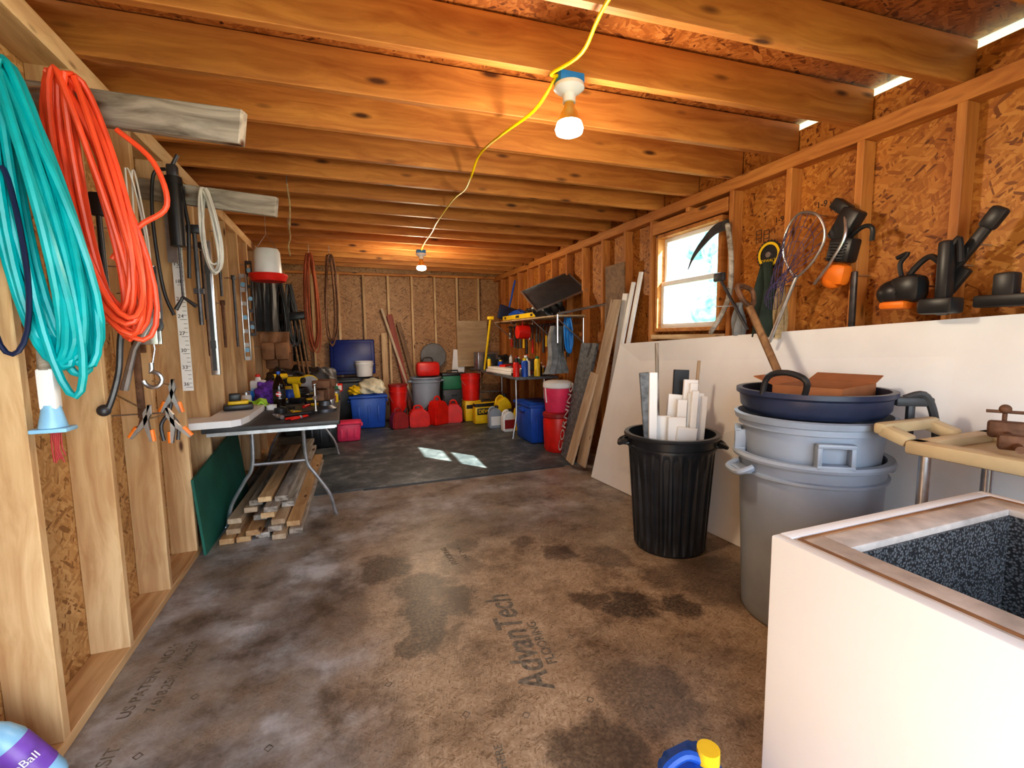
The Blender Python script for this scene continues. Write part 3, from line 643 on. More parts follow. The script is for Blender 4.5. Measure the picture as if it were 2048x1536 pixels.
B().lathe([(0,0),(.07,0),(.07,.02),(.04,.04),(.035,.07),(0,.07)],20).obj('base',m_dsteel,parent=t)
B().box((0,.03,.115),(.085,.11,.09),bev=.012).box((0,.06,.18),(.11,.035,.05),bev=.005).box((0,.09,.14),(.06,.06,.05),bev=.01).obj('fixed_jaw',m_rust,parent=t)
B().box((0,-.07,.115),(.07,.07,.07),bev=.01).box((0,-.045,.18),(.11,.03,.05),bev=.005).obj('sliding_jaw',m_rust,parent=t)
B().cyl((0,-.17,.11),(0,-.05,.11),.012).cyl((0,-.16,.03),(0,-.16,.19),.006).sph((0,-.16,.03),.010).sph((0,-.16,.19),.01).obj('screw_handle',m_steel,parent=t)
t=T('hammer','claw hammer with dark handle lying on table','hammer',(-.48,3.75,TZ+.018),rz=.5)
B().cyl((0,0,0),(.26,0,0),.013,.016).obj('handle',m_black,parent=t)
B().cyl((0,-.06,0),(0,.02,0),.016).poly([(0,0),(.05,.0),(.09,.012),(.05,.015),(0,.015)],.025,Matrix.Rotation(pi/2,4,'Z')).obj('head',m_steel,parent=t)
for i,(x,y,a) in enumerate([(-.35,4.25,1.2),(-.30,4.35,.3),(-.42,4.2,2.2)]):
    t=T('screwdriver','screwdriver with coloured handle lying on table','screwdriver',(x,y,TZ+.014),rz=a,group='screwdrivers on table')
    B().cyl((0,0,0),(.10,0,0),.013,.011).obj('handle',[m_red,m_yellow,m_black][i],parent=t)
    B().cyl((.1,0,0),(.22,0,0),.003).obj('shaft',m_steel,parent=t)
S(B().drape(.2,.16,.02,2,th=.02,seed=3),'work_glove',m_lime,'lime green work gloves in a heap','glove',loc=(-.76,4.45,FZ+.02),rot=(-pi/2+.15,0,.3))
def rumple(name,mt,lab,cat,loc,sx,sy,sz,seed,group=None):
    b=B();g=bmesh.ops.create_icosphere(b.bm,subdivisions=4,radius=1)
    r2=random.Random(seed);ph=[r2.random()*6 for _ in range(6)]
    for v in g['verts']:
        p=v.co.copy()
        k=1+.14*math.sin(p.x*5+ph[0])*math.sin(p.y*6+ph[1])+.08*math.sin(p.z*9+p.x*7+ph[2])+.05*math.sin(p.y*15+ph[3]+p.x*11)
        p*=k
        v.co=Vector((p.x*sx,p.y*sy,max(p.z,-.55)*sz+.55*sz))
    return S(b,name,mt,lab,cat,loc=loc,group=group)
rumple('cloth_bag',m_purple,'dark purple patterned cloth bag on table','bag',(-.68,4.74,TZ),.12,.09,.13,1)
rumple('tool_bag',m_black,'black tool bag heaped on table','bag',(-.66,5.62,TZ),.18,.16,.17,2,'black bags on table')
rumple('tool_bag',m_dark,'dark soft tool bag heaped on table','bag',(-.24,5.68,TZ),.15,.15,.17,3,'black bags on table')
rumple('rag',m_blue,'blue rag crumpled on table','cloth',(-.22,4.95,TZ),.10,.08,.04,4)
rumple('rag',m_cloth,'grey rag crumpled on table','cloth',(-.80,5.3,TZ),.10,.10,.07,5)
S(B().tube([(x*1.0,y,z+.012) for x,y,z in [(.1*math.cos(i*.5)*(1-.003*i),.08*math.sin(i*.5),.0012*i) for i in range(80)]],.008,n=6),'cable_coil',m_black,'black power cable coiled on table','cord',loc=(-.44,4.98,TZ))
S(B().cyl((0,0,0),(0,0,.10),.033).cyl((0,0,.10),(0,0,.115),.028),'spray_can',m_blue2,'small blue can on table','can',loc=(-.84,4.80,TZ))
for i,(x,y,mt) in enumerate([(-.55,4.58,m_yellow),(-.30,4.50,m_yellow),(-.33,4.80,m_black)]):
    t=T('tool_battery','cordless tool battery pack on table','battery',(x,y,TZ),rz=.4*i,group='tool batteries on table')
    B().box((0,0,.02),(.11,.075,.04),bev=.008).obj('body',m_black,parent=t)
    B().box((0,0,.048),(.09,.05,.016),bev=.005).obj('top_plate',mt,parent=t)
t=T('parts_case','grey plastic parts case lying on table','case',(-.20,5.25,TZ),rz=.2)
B().box((0,0,.03),(.20,.16,.06),bev=.01).obj('body',m_dark,parent=t)
B().box((0,-.082,.035),(.08,.01,.02)).obj('latch',m_yellow,parent=t)
cols=[m_red,m_blue,m_whitepl,m_black,m_yellow,m_steel,m_dkred,m_tgreen]
cn=['red','blue','white','black','yellow','silver','dark red','green']
def clutter(x,y,z,kind,ci,s=1,rz=0,where='table'):
    c=cols[ci%8];n=cn[ci%8]
    if kind=='tape':
        S(B().lathe([(.028*s,0),(.05*s,0),(.05*s,.04),(.028*s,.04),(.028*s,0)],24),'tape_roll',c,n+' roll of tape lying on the '+where,'tape',loc=(x,y,z),group='tape rolls on the '+where)
    elif kind=='jar':
        t=T('jar',n+' lidded jar standing on the '+where,'jar',(x,y,z),group='jars on the '+where)
        B().lathe([(0,0),(.04*s,0),(.042*s,.01),(.042*s,.09*s),(.032*s,.105*s),(0,.105*s)],20).obj('jar_body',c,parent=t)
        B().cyl((0,0,.10*s),(0,0,.125*s),.034*s).obj('lid',cols[(ci+3)%8],parent=t)
    elif kind=='box':
        t=T('small_carton',n+' small parts carton on the '+where,'carton',(x,y,z),rz=rz,group='small cartons on the '+where)
        B().box((0,0,.04*s),(.13*s,.09*s,.08*s),bev=.003).obj('body',c,parent=t)
        B().box((0,-.0455*s,.04*s),(.09*s,.002,.05*s)).obj('label_patch',cols[(ci+2)%8],parent=t)
    elif kind=='pliers':
        t=T('pliers',n+' handled pliers lying on the '+where,'pliers',(x,y,z+.01),rz=rz,group='pliers on the '+where)
        for s_ in (-1,1): B().tube(smooth_path([(-.11,.025*s_,0),(-.05,.028*s_,0),(0,0,0),(.03,-.008*s_,0),(.06,-.004*s_,0)],4),.008).obj('handle',c if s_<0 else c,parent=t)
        B().cyl((0,0,-.008),(0,0,.010),.014).obj('pivot',m_steel,parent=t)
for a in [(-.33,3.72,'pliers',0,1,.8),(-.5,4.05,'tape',3,1,0),(-.40,4.02,'pliers',4,1,2.0),(-.14,4.35,'jar',5,1,0),(-.15,4.55,'box',4,1,.3),(-.14,4.75,'box',3,1.2,0),(-.52,4.86,'jar',1,1.1,0),(-.84,4.62,'jar',2,1,0),(-.60,4.30,'tape',2,.8,0),(-.84,5.55,'box',0,1.2,.2),(-.50,5.80,'box',5,1.6,.3),(-.12,5.08,'jar',7,1,0),(-.45,5.62,'jar',4,1.2,0),(-.12,5.45,'box',0,1.1,1.0),(-.30,5.05,'pliers',1,1,.4)]:
    clutter(a[0],a[1],TZ,a[2],a[3],a[4],a[5],'long table')
# ---------------------------------------------------------------- bins and cans helper
def tote(loc,sx,sy,sz,mt,lid,lab,rz=0,group=None,hasLid=True):
    t=T('storage_bin',lab,'storage bin',loc,rz=rz,group=group)
    b=B().box((0,0,sz*.47),(sx*.94,sy*.94,sz*.94),bev=.03,taper=1.0)
    for v in b.bm.verts:
        k=.88+.12*v.co.z/(sz*.94); v.co.x*=k; v.co.y*=k
    for i in range(3): b.box((sx*.25*(i-1),-sy*.46,sz*.45),(.03,.02,sz*.5),bev=.004)
    b.obj('body',mt,parent=t)
    if hasLid: B().box((0,0,sz*.96),(sx,sy,sz*.08),bev=.012).box((0,0,sz*1.01),(sx*.8,sy*.75,sz*.04),bev=.01).obj('lid',lid,parent=t)
    for s_ in (-1,1): B().box((s_*sx*.5,0,sz*.82),(.03,sy*.3,.04),bev=.01).obj('handle',lid,parent=t)
    return t
def bucket(loc,r,hh,mt,lab,lidm=None,group=None,bail=True):
    t=T('bucket',lab,'bucket',loc,group=group)
    B().lathe([(0,.004),(0,0),(r*.85,0),(r*.97,hh*.8),(r*1.03,hh*.8),(r*1.03,hh*.85),(r*.98,hh*.86),(r,hh*.97),(r*1.05,hh*.97),(r*1.05,hh),(r*.96,hh),(r*.84,.01),(0,.01)]).obj('body',mt,parent=t)
    if lidm: B().lathe([(0,hh+.012),(r*.95,hh+.012),(r*1.07,hh+.01),(r*1.07,hh-.02)]).obj('lid',lidm,parent=t)
    if bail: B().tube([(r*1.03*math.cos(a),-r*.25*abs(math.sin(a))-r*.6*math.sin(a),hh*.85-hh*.35*math.sin(a)) for a in [pi*i/14 for i in range(15)]],.003).obj('handle',m_steel,parent=t)
    return t
def trashcan(loc,r,hh,mt,lab,rib=False,rz=0,n=64,r2=None):
    t=T('trash_can',lab,'trash can',loc,rz=rz)
    rb=r2 or r*.80
    b=B()
    prof=[(0,.012),(0,0),(rb*.96,0),(rb,.015)]
    for i in range(1,13): prof.append((rb+(r*.95-rb)*i/12,.015+(hh*.86-.015)*i/12))
    prof+=[(r*.95,hh*.88),(r,hh*.885),(r*1.0,hh*.9),(r*.96,hh*.905),(r*.97,hh*.97),(r*1.05,hh*.97),(r*1.06,hh*.985),(r*1.04,hh),(r*.95,hh),(r*.93,hh*.85),(rb*.90,.03),(0,.03)]
    b.lathe(prof,n if not rib else 224,ridge=(.06,hh*.09,hh*.81,28) if rib else None)
    b.obj('body',mt,parent=t)
    for s_ in (-1,1):
        B().tube(smooth_path([(s_*r*.97,-.07,hh*.93),(s_*r*1.14,-.06,hh*.9),(s_*r*1.16,0,hh*.89),(s_*r*1.14,.06,hh*.9),(s_*r*.97,.07,hh*.93)],4),.014).box((s_*r*1.02,0,hh*.90),(.07,.13,.02),bev=.008).obj('handle',mt,parent=t)
    return t
def gascan(loc,w_,d_,hh,mt,lab,rz=0,group='fuel cans',spout=m_black):
    t=T('fuel_can',lab,'fuel can',loc,rz=rz,group=group)
    b=B().poly([(-w_/2,0),(w_/2,0),(w_/2,hh*.62),(w_*.22,hh*.86),(-w_*.28,hh*.86),(-w_/2,hh*.60)],d_)
    bmesh.ops.bevel(b.bm,geom=list(b.bm.edges),offset=.018,segments=2,affect='EDGES')
    b.obj('body',mt,parent=t)
    B().tube(smooth_path([(-w_*.25,0,hh*.8),(-w_*.2,0,hh*.98),(w_*.05,0,hh),(w_*.2,0,hh*.84)],4),.014).obj('handle',mt,parent=t)
    B().cyl((w_*.33,0,hh*.7),(w_*.43,0,hh*.86),.028,.024).tube([(w_*.42,0,hh*.84),(w_*.5,0,hh*1.0)],.010).obj('spout',spout,parent=t)
    return t
tote((-.32,6.2,.012),.42,.34,.36,m_black,m_black,'black recycling bin under the table end')
tote((.0,6.45,.012),.34,.3,.25,m_pink,m_pink,'small pink plastic bin beside black bin')
tote((.30,7.32,.012),.56,.38,.50,m_blue,m_blue,'large blue storage tote against the end wall')
tote((.05,7.72,.012),.9,.30,.72,m_dark,m_black,'tall dark storage tote behind blue tote')
tote((-.58,7.2,.012),.6,.5,.7,m_dark,m_navy,'dark storage tote in the corner behind table')
S(B().box((0,0,.29),(.68,.03,.56),bev=.02).box((0,-.02,.29),(.58,.02,.46),bev=.01),'bin_cover',m_dblue,'deep blue plastic bin lid leaning on wall studs','lid',loc=(.12,7.80,.78),rot=(-.12,0,0))
bucket((.28,7.62,.77),.14,.24,m_whitepl,'small white plastic bucket on stacked totes')
rumple('feed_bag',m_bagwy,'white and yellow bag slumped on blue tote','bag',(.36,7.29,.535),.20,.16,.14,6)
rumple('feed_bag',m_yellow,'yellow bag slumped on blue tote','bag',(.12,7.25,.535),.1,.12,.08,8)
rumple('duffel_bag',m_black,'black duffel bag on dark tote','bag',(-.58,7.1,.735),.25,.2,.16,9)
for (x0,x1,zt_,w_,mt,lb) in [(.62,.62,1.45,.09,m_stud,'pine board standing against the end wall'),(1.05,.72,1.75,.09,m_redwood,'reddish board leaning against end wall'),(1.22,.86,1.62,.07,m_brownwood,'brown board leaning against end wall'),(1.12,.60,1.85,.04,m_lumber,'thin pale lath leaning against end wall')]:
    single(boardobj('a',(x0,7.83,.05),(x1,7.88,zt_),w_,.025,mt,up=(1,0,0)),'leaning_board',lb,'board','boards leaning on end wall')
trashcan((1.22,7.50,.012),.245,.72,m_gray,'grey round trash can at the end wall')
t=T('tool_case','red soft bag resting on grey trash can','bag',(1.26,7.50,.733))
B().box((0,0,.12),(.38,.2,.24),bev=.06).obj('body',m_red,parent=t)
B().tube(smooth_path([(-.08,0,.23),(-.06,0,.30),(.06,0,.30),(.08,0,.23)],4),.01).obj('handle',m_black,parent=t)
S(B().lathe([(0,0),(.21,0),(.22,.02),(.21,.04),(.1,.055),(0,.06)]),'round_cover',m_dullgrey,'grey round lid leaning on end wall','lid',loc=(1.42,7.87,1.05),rot=(pi/2-.05,0,0))
gascan((1.02,7.02,.012),.30,.2,.32,m_red,'red plastic fuel can on the mat')
gascan((1.33,7.10,.012),.27,.22,.43,m_red,'tall red plastic fuel can on the mat',rz=.5)
gascan((1.60,7.15,.012),.25,.2,.35,m_red,'small red plastic fuel can on the mat',rz=-.2)
gascan((.72,7.00,.012),.24,.2,.30,m_dkred,'dark red metal fuel can on the mat',rz=.2)
bucket((.76,7.38,.012),.14,.62,m_red,'tall red bucket stack behind dark red can',lidm=m_dkred)
t=T('toolbox','dark grey lower toolbox near end wall','toolbox',(1.70,7.66,.012))
B().box((0,0,.24),(.38,.24,.48),bev=.015).obj('body',m_dark,parent=t)
B().box((0,-.125,.38),(.1,.02,.03)).obj('latch',m_black,parent=t)
t=T('toolbox','green and black toolbox stacked on grey one','toolbox',(1.70,7.66,.493))
B().box((0,0,.12),(.38,.24,.24),bev=.015).obj('body',m_tgreen,parent=t)
B().box((0,0,.25),(.40,.25,.05),bev=.01).tube([(-.1,0,.27),(-.09,0,.31),(.09,0,.31),(.1,0,.27)],.012).obj('lid',m_black,parent=t)
t=T('toolbox','yellow tool box under red bucket','toolbox',(1.90,7.22,.012))
B().box((0,0,.17),(.26,.26,.33),bev=.012).obj('body',m_yellow,parent=t)
B().box((0,-.132,.24),(.22,.01,.06)).obj('latch',m_black,parent=t)
bucket((1.90,7.22,.349),.16,.42,m_red,'red plastic bucket with black print on yellow box')
t=T('drill_case','black and yellow hard tool case on edge','tool case',(2.05,6.86,.012),rz=.1)
B().box((0,0,.17),(.42,.13,.33),bev=.02).obj('body',m_yellow,parent=t)
B().box((0,-.067,.20),(.36,.008,.10),bev=.003).box((0,-.02,.30),(.43,.12,.05),bev=.01).obj('front_panel',m_black,parent=t)
B().tube([(-.07,0,.33),(-.06,0,.37),(.06,0,.37),(.07,0,.33)],.011).obj('handle',m_black,parent=t)
txt('DEWALT',.08,(0,-.073,.175),(pi/2,0,0),m_yellow,t,bold=.001,align='CENTER')
def jug(loc,w_,d_,hh,mt,capm,lab,rz=0,labelm=None,grp='jugs'):
    t=T('fluid_jug',lab,'jug',loc,rz=rz,group=grp)
    b=B().poly([(-w_/2,0),(w_/2,0),(w_/2,hh*.66),(w_*.2,hh*.88),(-w_*.0,hh*.92),(-w_*.42,hh*.80),(-w_/2,hh*.66)],d_)
    bmesh.ops.bevel(b.bm,geom=list(b.bm.edges),offset=.016,segments=2,affect='EDGES')
    b.obj('body',mt,parent=t)
    B().tube(smooth_path([(-w_*.44,0,hh*.62),(-w_*.46,0,hh*.82),(-w_*.2,0,hh*.95),(w_*.04,0,hh*.90)],4),.013).obj('handle',mt,parent=t)
    B().cyl((w_*.14,0,hh*.88),(w_*.14,0,hh),.028).obj('cap',capm,parent=t)
    if labelm: B().box((0,-d_/2-.001,hh*.34),(w_*.8,.003,hh*.4)).obj('label_patch',labelm,parent=t)
    return t
jug((2.24,6.62,.012),.24,.18,.48,m_yellow,m_black,'yellow fluid jug standing by the bench')
jug((2.38,6.08,.012),.26,.2,.42,m_yellow,m_red,'large yellow fluid jug under bench',rz=.3)
jug((2.06,6.46,.012),.2,.14,.33,m_gray,m_black,'grey fluid jug with white label',labelm=m_whitepl)
jug((2.16,6.14,.012),.19,.13,.32,m_whitepl,m_black,'white fluid jug with dark label',labelm=m_dkred)
tote((2.32,5.50,.012),.42,.62,.50,m_blue,m_blue,'blue storage tote beneath the bench')
t=T('beverage_cooler','red round lower cooler supporting a pink cooler','cooler',(2.33,4.86,.012))
B().lathe([(0,0),(.15,0),(.165,.03),(.175,.36),(.165,.40),(0,.40)]).obj('body',m_red,parent=t)
B().lathe([(.17,.40),(.18,.41),(.18,.45),(.15,.465),(0,.465)]).obj('lid',m_dkred,parent=t)
t=T('beverage_cooler','pink red drink cooler with white lid','cooler',(2.33,4.86,.478))
B().lathe([(0,0),(.14,0),(.15,.02),(.165,.28),(0,.28)]).obj('body',m_pink,parent=t)
B().lathe([(.165,.28),(.175,.29),(.172,.34),(.13,.36),(0,.36)]).obj('lid',m_whitepl,parent=t)
B().tube(smooth_path([(-.16,0,.3),(-.18,-.06,.2),(-.18,-.08,.12)],4),.008).obj('handle',m_whitepl,parent=t)
# ---------------------------------------------------------------- back bench
t=T('folding_table','grey topped folding table along window wall','table',(2.27,6.42,0))
B().box((0,0,.835),(.58,2.2,.035),bev=.006).obj('tabletop',m_cool,parent=t)
for ys in (-.85,.9):
    for s_ in (-1,1): B().tube(smooth_path([(s_*.2,ys,.82),(s_*.2,ys,.35),(s_*.24,ys,.1),(s_*.25,ys,.025)],4),.012).obj('leg',m_galv,parent=t)
    B().tube([(-.2,ys,.45),(.2,ys,.45)],.01).obj('crossbar',m_galv,parent=t)
BZ=.853
S(B().box((0,0,.02),(.18,.9,.04),bev=.004).box((.01,.05,.06),(.15,.8,.03),bev=.004),'foam_strip',m_foamw,'white foam offcuts lying on the bench','foam',loc=(2.08,6.05,BZ),rz=.1)
t=T('bench_grinder','black and red bench grinder on the bench','grinder',(2.35,5.75,BZ))
B().cyl((0,-.1,.13),(0,.1,.13),.06).box((0,0,.035),(.14,.18,.07),bev=.01).obj('body',m_dkred,parent=t)
for s_ in (-1,1): B().cyl((0,s_*.12,.13),(0,s_*.16,.13),.085,n=24).obj('grinding_wheel',m_dark,parent=t)
t=T('radio','small silver box radio on the bench','radio',(2.1,7.0,BZ),rz=.2)
B().box((0,0,.14),(.36,.16,.27),bev=.015).obj('body',m_steel,parent=t)
B().box((.02,-.082,.15),(.22,.006,.18),bev=.003).obj('front_panel',m_dark,parent=t)
rr=random.Random(5)
pos=[(2.02,5.42),(2.12,5.38),(2.2,5.5),(2.45,5.45),(2.3,5.4),(2.48,6.2),(2.36,6.35),(2.46,6.5),(2.3,6.62),(2.2,6.57),(2.42,6.72),(2.3,6.15),(2.03,6.60),(2.08,6.72),(2.5,5.98),(2.24,5.64)]
for i,(x,y) in enumerate(pos):
    hh=rr.uniform(.12,.26);r=rr.uniform(.026,.045);mt=cols[i%8]
    t=T('spray_can',cn[i%8]+' can standing on the bench','can',(x,y,BZ),group='cans on the bench')
    B().lathe([(0,0),(r,0),(r,hh*.8),(r*.7,hh*.88),(0,hh*.88)],18).obj('body',mt,parent=t)
    B().cyl((0,0,hh*.87),(0,0,hh),r*.55).obj('cap',cols[(i+3)%8],parent=t)
for a in [(2.45,5.62,'box',2,1.4,.3),(2.05,5.54,'tape',3,1,0),(2.38,5.98,'jar',5,1.3,0),(2.26,5.92,'jar',0,1.2,0),(2.30,6.48,'box',3,1.4,0),(2.48,6.36,'jar',2,1.2,0),(2.2,6.32,'box',0,1.3,.5),(2.36,5.50,'jar',3,1.2,0),(2.49,5.78,'jar',7,1.2,0),(2.14,5.50,'jar',5,1,0),(2.42,6.10,'box',3,1.3,1.2)]:
    clutter(a[0],a[1],BZ,a[2],a[3],a[4],a[5],'bench')
rumple('tool_bag',m_black,'black tool bag on the bench','bag',(2.38,6.98,BZ),.14,.14,.14,14)
t=T('bracket_rack','narrow metal bracket shelf on window wall','shelf',(2.38,5.75,1.58))
B().box((0,0,0),(.34,2.3,.02),bev=.003).obj('shelf_board',m_ply,parent=t)
for y in (-1.1,-.4,.4,1.1):
    B().tube([(.17,y,-.35),(.17,y,-.02),(-.17,y,-.015),(.17,y,-.30)],.009).obj('bracket',m_steel,parent=t)
B().tube([(-.17,-1.14,.02),(.19,-1.55,.10)],.014).tube([(.19,-1.55,.10),(.19,-1.55,-.45)],.014).tube([(-.17,-1.14,.02),(-.17,-1.14,-.3)],.012).obj('bracket',m_steel,parent=t)
SZ=1.592
t=T('spirit_level','long yellow level lying on the shelf edge','level',(2.24,5.9,SZ),rz=0)
B().box((0,0,.035),(.025,1.25,.06),bev=.003).obj('beam',m_yellow,parent=t)
B().box((-.014,0,.035),(.004,.12,.03)).box((-.014,.5,.035),(.004,.06,.03)).box((-.014,-.5,.035),(.004,.06,.03)).obj('vial_window',m_black,parent=t)
t=T('framed_panel','dark framed panel tipped up on the shelf','panel',(2.33,4.98,1.88),rot=(rad(32),rad(-22),rad(-12)))
B().box((0,0,0),(.62,.5,.012),bev=.002).obj('panel_face',m_dark,parent=t)
b=B()
for s_ in (-1,1): b.box((s_*.31,0,.004),(.014,.53,.022),bev=.003).box((0,s_*.255,.004),(.64,.014,.022),bev=.003)
b.obj('frame',m_steel,parent=t)
rumple('storage_basket',m_black,'black basket of gear on the shelf','basket',(2.38,5.25,SZ),.16,.24,.19,31)
rumple('blue_tarp',m_blue,'blue folded tarp on the shelf','tarp',(2.42,6.35,SZ),.13,.2,.10,33)
rumple('tool_bag',m_black,'black bag lying on the shelf','bag',(2.42,5.8,SZ),.11,.16,.10,35)
t=T('snow_shovel','blue snow shovel propped above the shelf','shovel',(2.36,6.72,1.62),rot=(0,rad(15),.2))
B().cyl((0,0,0),(0,0,.62),.014).obj('handle',m_blue,parent=t)
B().box((0,0,.09),(.34,.03,.22),bev=.02).obj('scoop',m_navy,parent=t)
S(B().tube([(0,0,0),(.0,-.35,.75)],.018).box((0,-.36,.77),(.1,.03,.05),bev=.01),'long_handled_tool',m_yellow,'yellow handled tool leaning from bench to shelf','tool',loc=(2.02,6.82,BZ+.01))
S(B().cyl((0,0,0),(0,0,.16),.09,.10,n=24).tube([(0,0,.08),(-.1,0,.08),(-.16,0,.08)],.01),'hanging_reel',m_red,'red reel hanging under the shelf','reel',loc=(2.26,6.0,1.42),rot=(0,pi/2,0))
o=S(B().drape(.34,.58,.05,3,th=.03,seed=71,taper=.5),'work_jacket',m_cloth,'grey work jacket hanging below shelf','jacket',loc=(2.42,5.10,1.48),rz=.5);nail(o,(.1,.03,.12),(0,0,-.03))
o=S(B().tube(hang(7,.06,.45,yj=.04,seed=61),.010,n=6),'rope_coil',m_blue2,'coil of blue rope hanging below shelf','rope',loc=(2.42,4.76,1.58));nail(o,(.22,0,0))
rr=random.Random(8)
for i in range(18):
    y=4.95+i*.12+rr.uniform(-.03,.03);l_=rr.uniform(.18,.42);mt=[m_black,m_dsteel,m_red,m_steel,m_black,m_yellow,m_dark][i%7]
    t=T('hand_tool',['black','dark steel','red','steel','black','yellow','grey'][i%7]+' handled hand tool hung below the shelf','tool',(2.50,y,1.52-l_),group='hand tools below the shelf')
    B().cyl((0,0,0),(0,0,l_*.5),.018,.014,n=10).obj('handle',mt,parent=t)
    B().box((0,0,l_*.72),(.012,.03,l_*.5),bev=.003).box((0,0,l_*.95),(.02,.10 if i%2 else .06,.035),bev=.006).obj('tool_head',m_dsteel,parent=t)
    nail(t,(.17,0,0),(0,0,l_*.95))
S(B().box((0,0,.4),(.55,.012,.8),bev=.002),'plywood_sheet',m_ply,'plywood offcut leaning against end wall','plywood',loc=(2.12,7.84,.85),rot=(-.06,0,0),smooth=False)
S(B().box((0,0,.3),(.22,.02,1.1),bev=.002),'foam_offcut',m_foamw,'white foam offcut standing by end wall','foam',loc=(1.80,7.86,.30),rot=(-.02,.1,0),smooth=False)
# ---------------------------------------------------------------- leaning sheets right
def sheet(name,bot,top,th,mt,lab,cat,group=None):
    b0,b1=Vector(bot[0]),Vector(bot[1]);t0,t1=Vector(top[0]),Vector(top[1])
    n=(b1-b0).cross(t0-b0).normalized()*th
    return S(B().hexa([b0,b1,b1+n,b0+n],[t0,t1,t1+n,t0+n]),name,mt,lab,cat,smooth=False,group=group)
sheet('foam_board',[(2.19,3.80,0),(2.42,.9,0)],[(2.46,3.74,1.27),(2.545,.85,1.42)],.02,m_foamw,'large white foam insulation sheet leaning against the wall','foam board')
dk=sheet('insulation_panel',[(2.28,4.62,.012),(2.24,4.30,.0)],[(2.52,4.58,1.27),(2.52,4.25,1.27)],.03,m_cool,'dark foil faced insulation panel with white lettering','foam board')
tt=txt('CORNING',.17,(0,0,0),(0,0,0),m_inkdull,dk,bold=.001)
d1=Vector((.24,-.03,1.25)).normalized();x_=Vector((-.04,-.32,0)).normalized()
Mx=Matrix((d1,-x_,d1.cross(-x_))).transposed().to_4x4()
if (d1.cross(-x_)).x>0: Mx=Matrix((d1,x_,d1.cross(x_))).transposed().to_4x4()
tt.matrix_local=Mx
tt.location=Vector((2.227,4.57,.06))
for (p0,p1,w_,mt,lb) in [((2.14,4.19,.05),(2.36,4.06,.98),.15,m_lumber,'short pine plank leaning against wall'),((2.20,4.05,.05),(2.50,3.90,1.70),.17,m_lumber,'tall pine plank leaning against wall')]:
    single(boardobj('a',p0,p1,w_,.022,mt,up=(0,1,0)),'leaning_plank',lb,'plank','planks leaning on window wall')
for (p0,p1,w_) in [((2.32,3.92,.05),(2.53,3.66,1.84),.05),((2.36,3.86,.05),(2.54,3.56,1.92),.05),((2.38,3.98,.05),(2.54,3.80,1.75),.08)]:
    single(boardobj('a',p0,p1,w_,.02,m_whitepl,up=(0,1,0)),'white_board','white trim board leaning beside the window','board','white trim boards by window')
S(B().box((0,0,.3),(.012,.34,.6)),'cardboard_sheet',m_brownwood,'dark brown panel tucked behind boards','panel',loc=(2.555,4.0,1.45),rot=(0,-.02,0),smooth=False)
# ---------------------------------------------------------------- right wall gear
t=T('scythe','old scythe with curved wooden handle hung by window','scythe',(0,0,0))
pts=smooth_path([(2.50,2.535,2.10),(2.49,2.483,1.85),(2.49,2.50,1.585),(2.48,2.64,1.36)],6)
B().tube(pts,.017).obj('snath',m_oldwood,parent=t)
bp_=smooth_path([(2.50,2.53,2.095),(2.49,2.64,2.085),(2.48,2.74,2.02),(2.47,2.83,1.93),(2.46,2.87,1.84)],6)
n_=len(bp_);b=B();bmv=b.bm
up_=[];lo_=[];up2=[];lo2=[]
for i,p in enumerate(bp_):
    wd=.032*(1-(i/(n_-1))**2)+.003
    up_.append(bmv.verts.new(p+Vector((0,.0,wd))));lo_.append(bmv.verts.new(p+Vector((0,-.4*wd,-wd))))
    up2.append(bmv.verts.new(p+Vector((.006,.0,wd))));lo2.append(bmv.verts.new(p+Vector((.006,-.4*wd,-wd))))
for i in range(n_-1):
    bmv.faces.new((up_[i],lo_[i],lo_[i+1],up_[i+1]));bmv.faces.new((up2[i],up2[i+1],lo2[i+1],lo2[i]))
    bmv.faces.new((up_[i],up_[i+1],up2[i+1],up2[i]));bmv.faces.new((lo_[i],lo2[i],lo2[i+1],lo_[i+1]))
b.obj('blade',m_dsteel,parent=t);nail(t,(.1,.06,0),(2.50,2.53,2.10))
t=T('saw_blade','round yellow and black circular saw blade on wall','saw blade',(2.52,2.21,1.84),rot=(0,-pi/2,0))
prof=[]
for i in range(72):
    a=2*pi*i/72;r=.092 if i%3 else .083
    prof.append((r*math.cos(a),r*math.sin(a)))
B().poly(prof,.004,Matrix.Rotation(pi/2,4,'X')).obj('blade',m_black,parent=t,smooth=False)
B().lathe([(.062,.004),(.078,.004),(.078,.006),(.062,.006)],40).obj('printed_ring',m_yellow,parent=t)
B().cyl((0,0,.003),(0,0,.012),.018).obj('arbor',m_steel,parent=t)
txt('DEWALT',.026,(-.045,0,.0065),(0,0,-pi/2),m_yellow,t,align='CENTER');nail(t,(0,0,-.13))
o=S(B().drape(.22,.46,.03,2,th=.03,seed=81,taper=.6),'work_coat',m_dcloth,'dark green and black coat hanging on nail','coat',loc=(2.50,2.21,1.79),rz=1.3);nail(o,(.05,-.15,0),(0,0,-.02))
o=S(B().drape(.08,.34,.02,2,th=.02,seed=83,taper=.5),'tan_rag',m_rope,'tan cloth hanging beside dark coat','cloth',loc=(2.50,2.10,1.66),rz=1.3);nail(o,(.05,-.19,0),(0,0,-.02))
o=S(B().tube([(0,0,0),(.0,.24,.34)],.010).box((0,.25,.36),(.03,.09,.06),bev=.01),'hand_saw',m_dsteel,'long dark handled pruning tool on wall','tool',loc=(2.44,2.28,1.38));nail(o,(.22,0,0),(0,.2,.28))
t=T('landing_net','fishing landing net with dark mesh and silver pole','fishing net',(0,0,0))
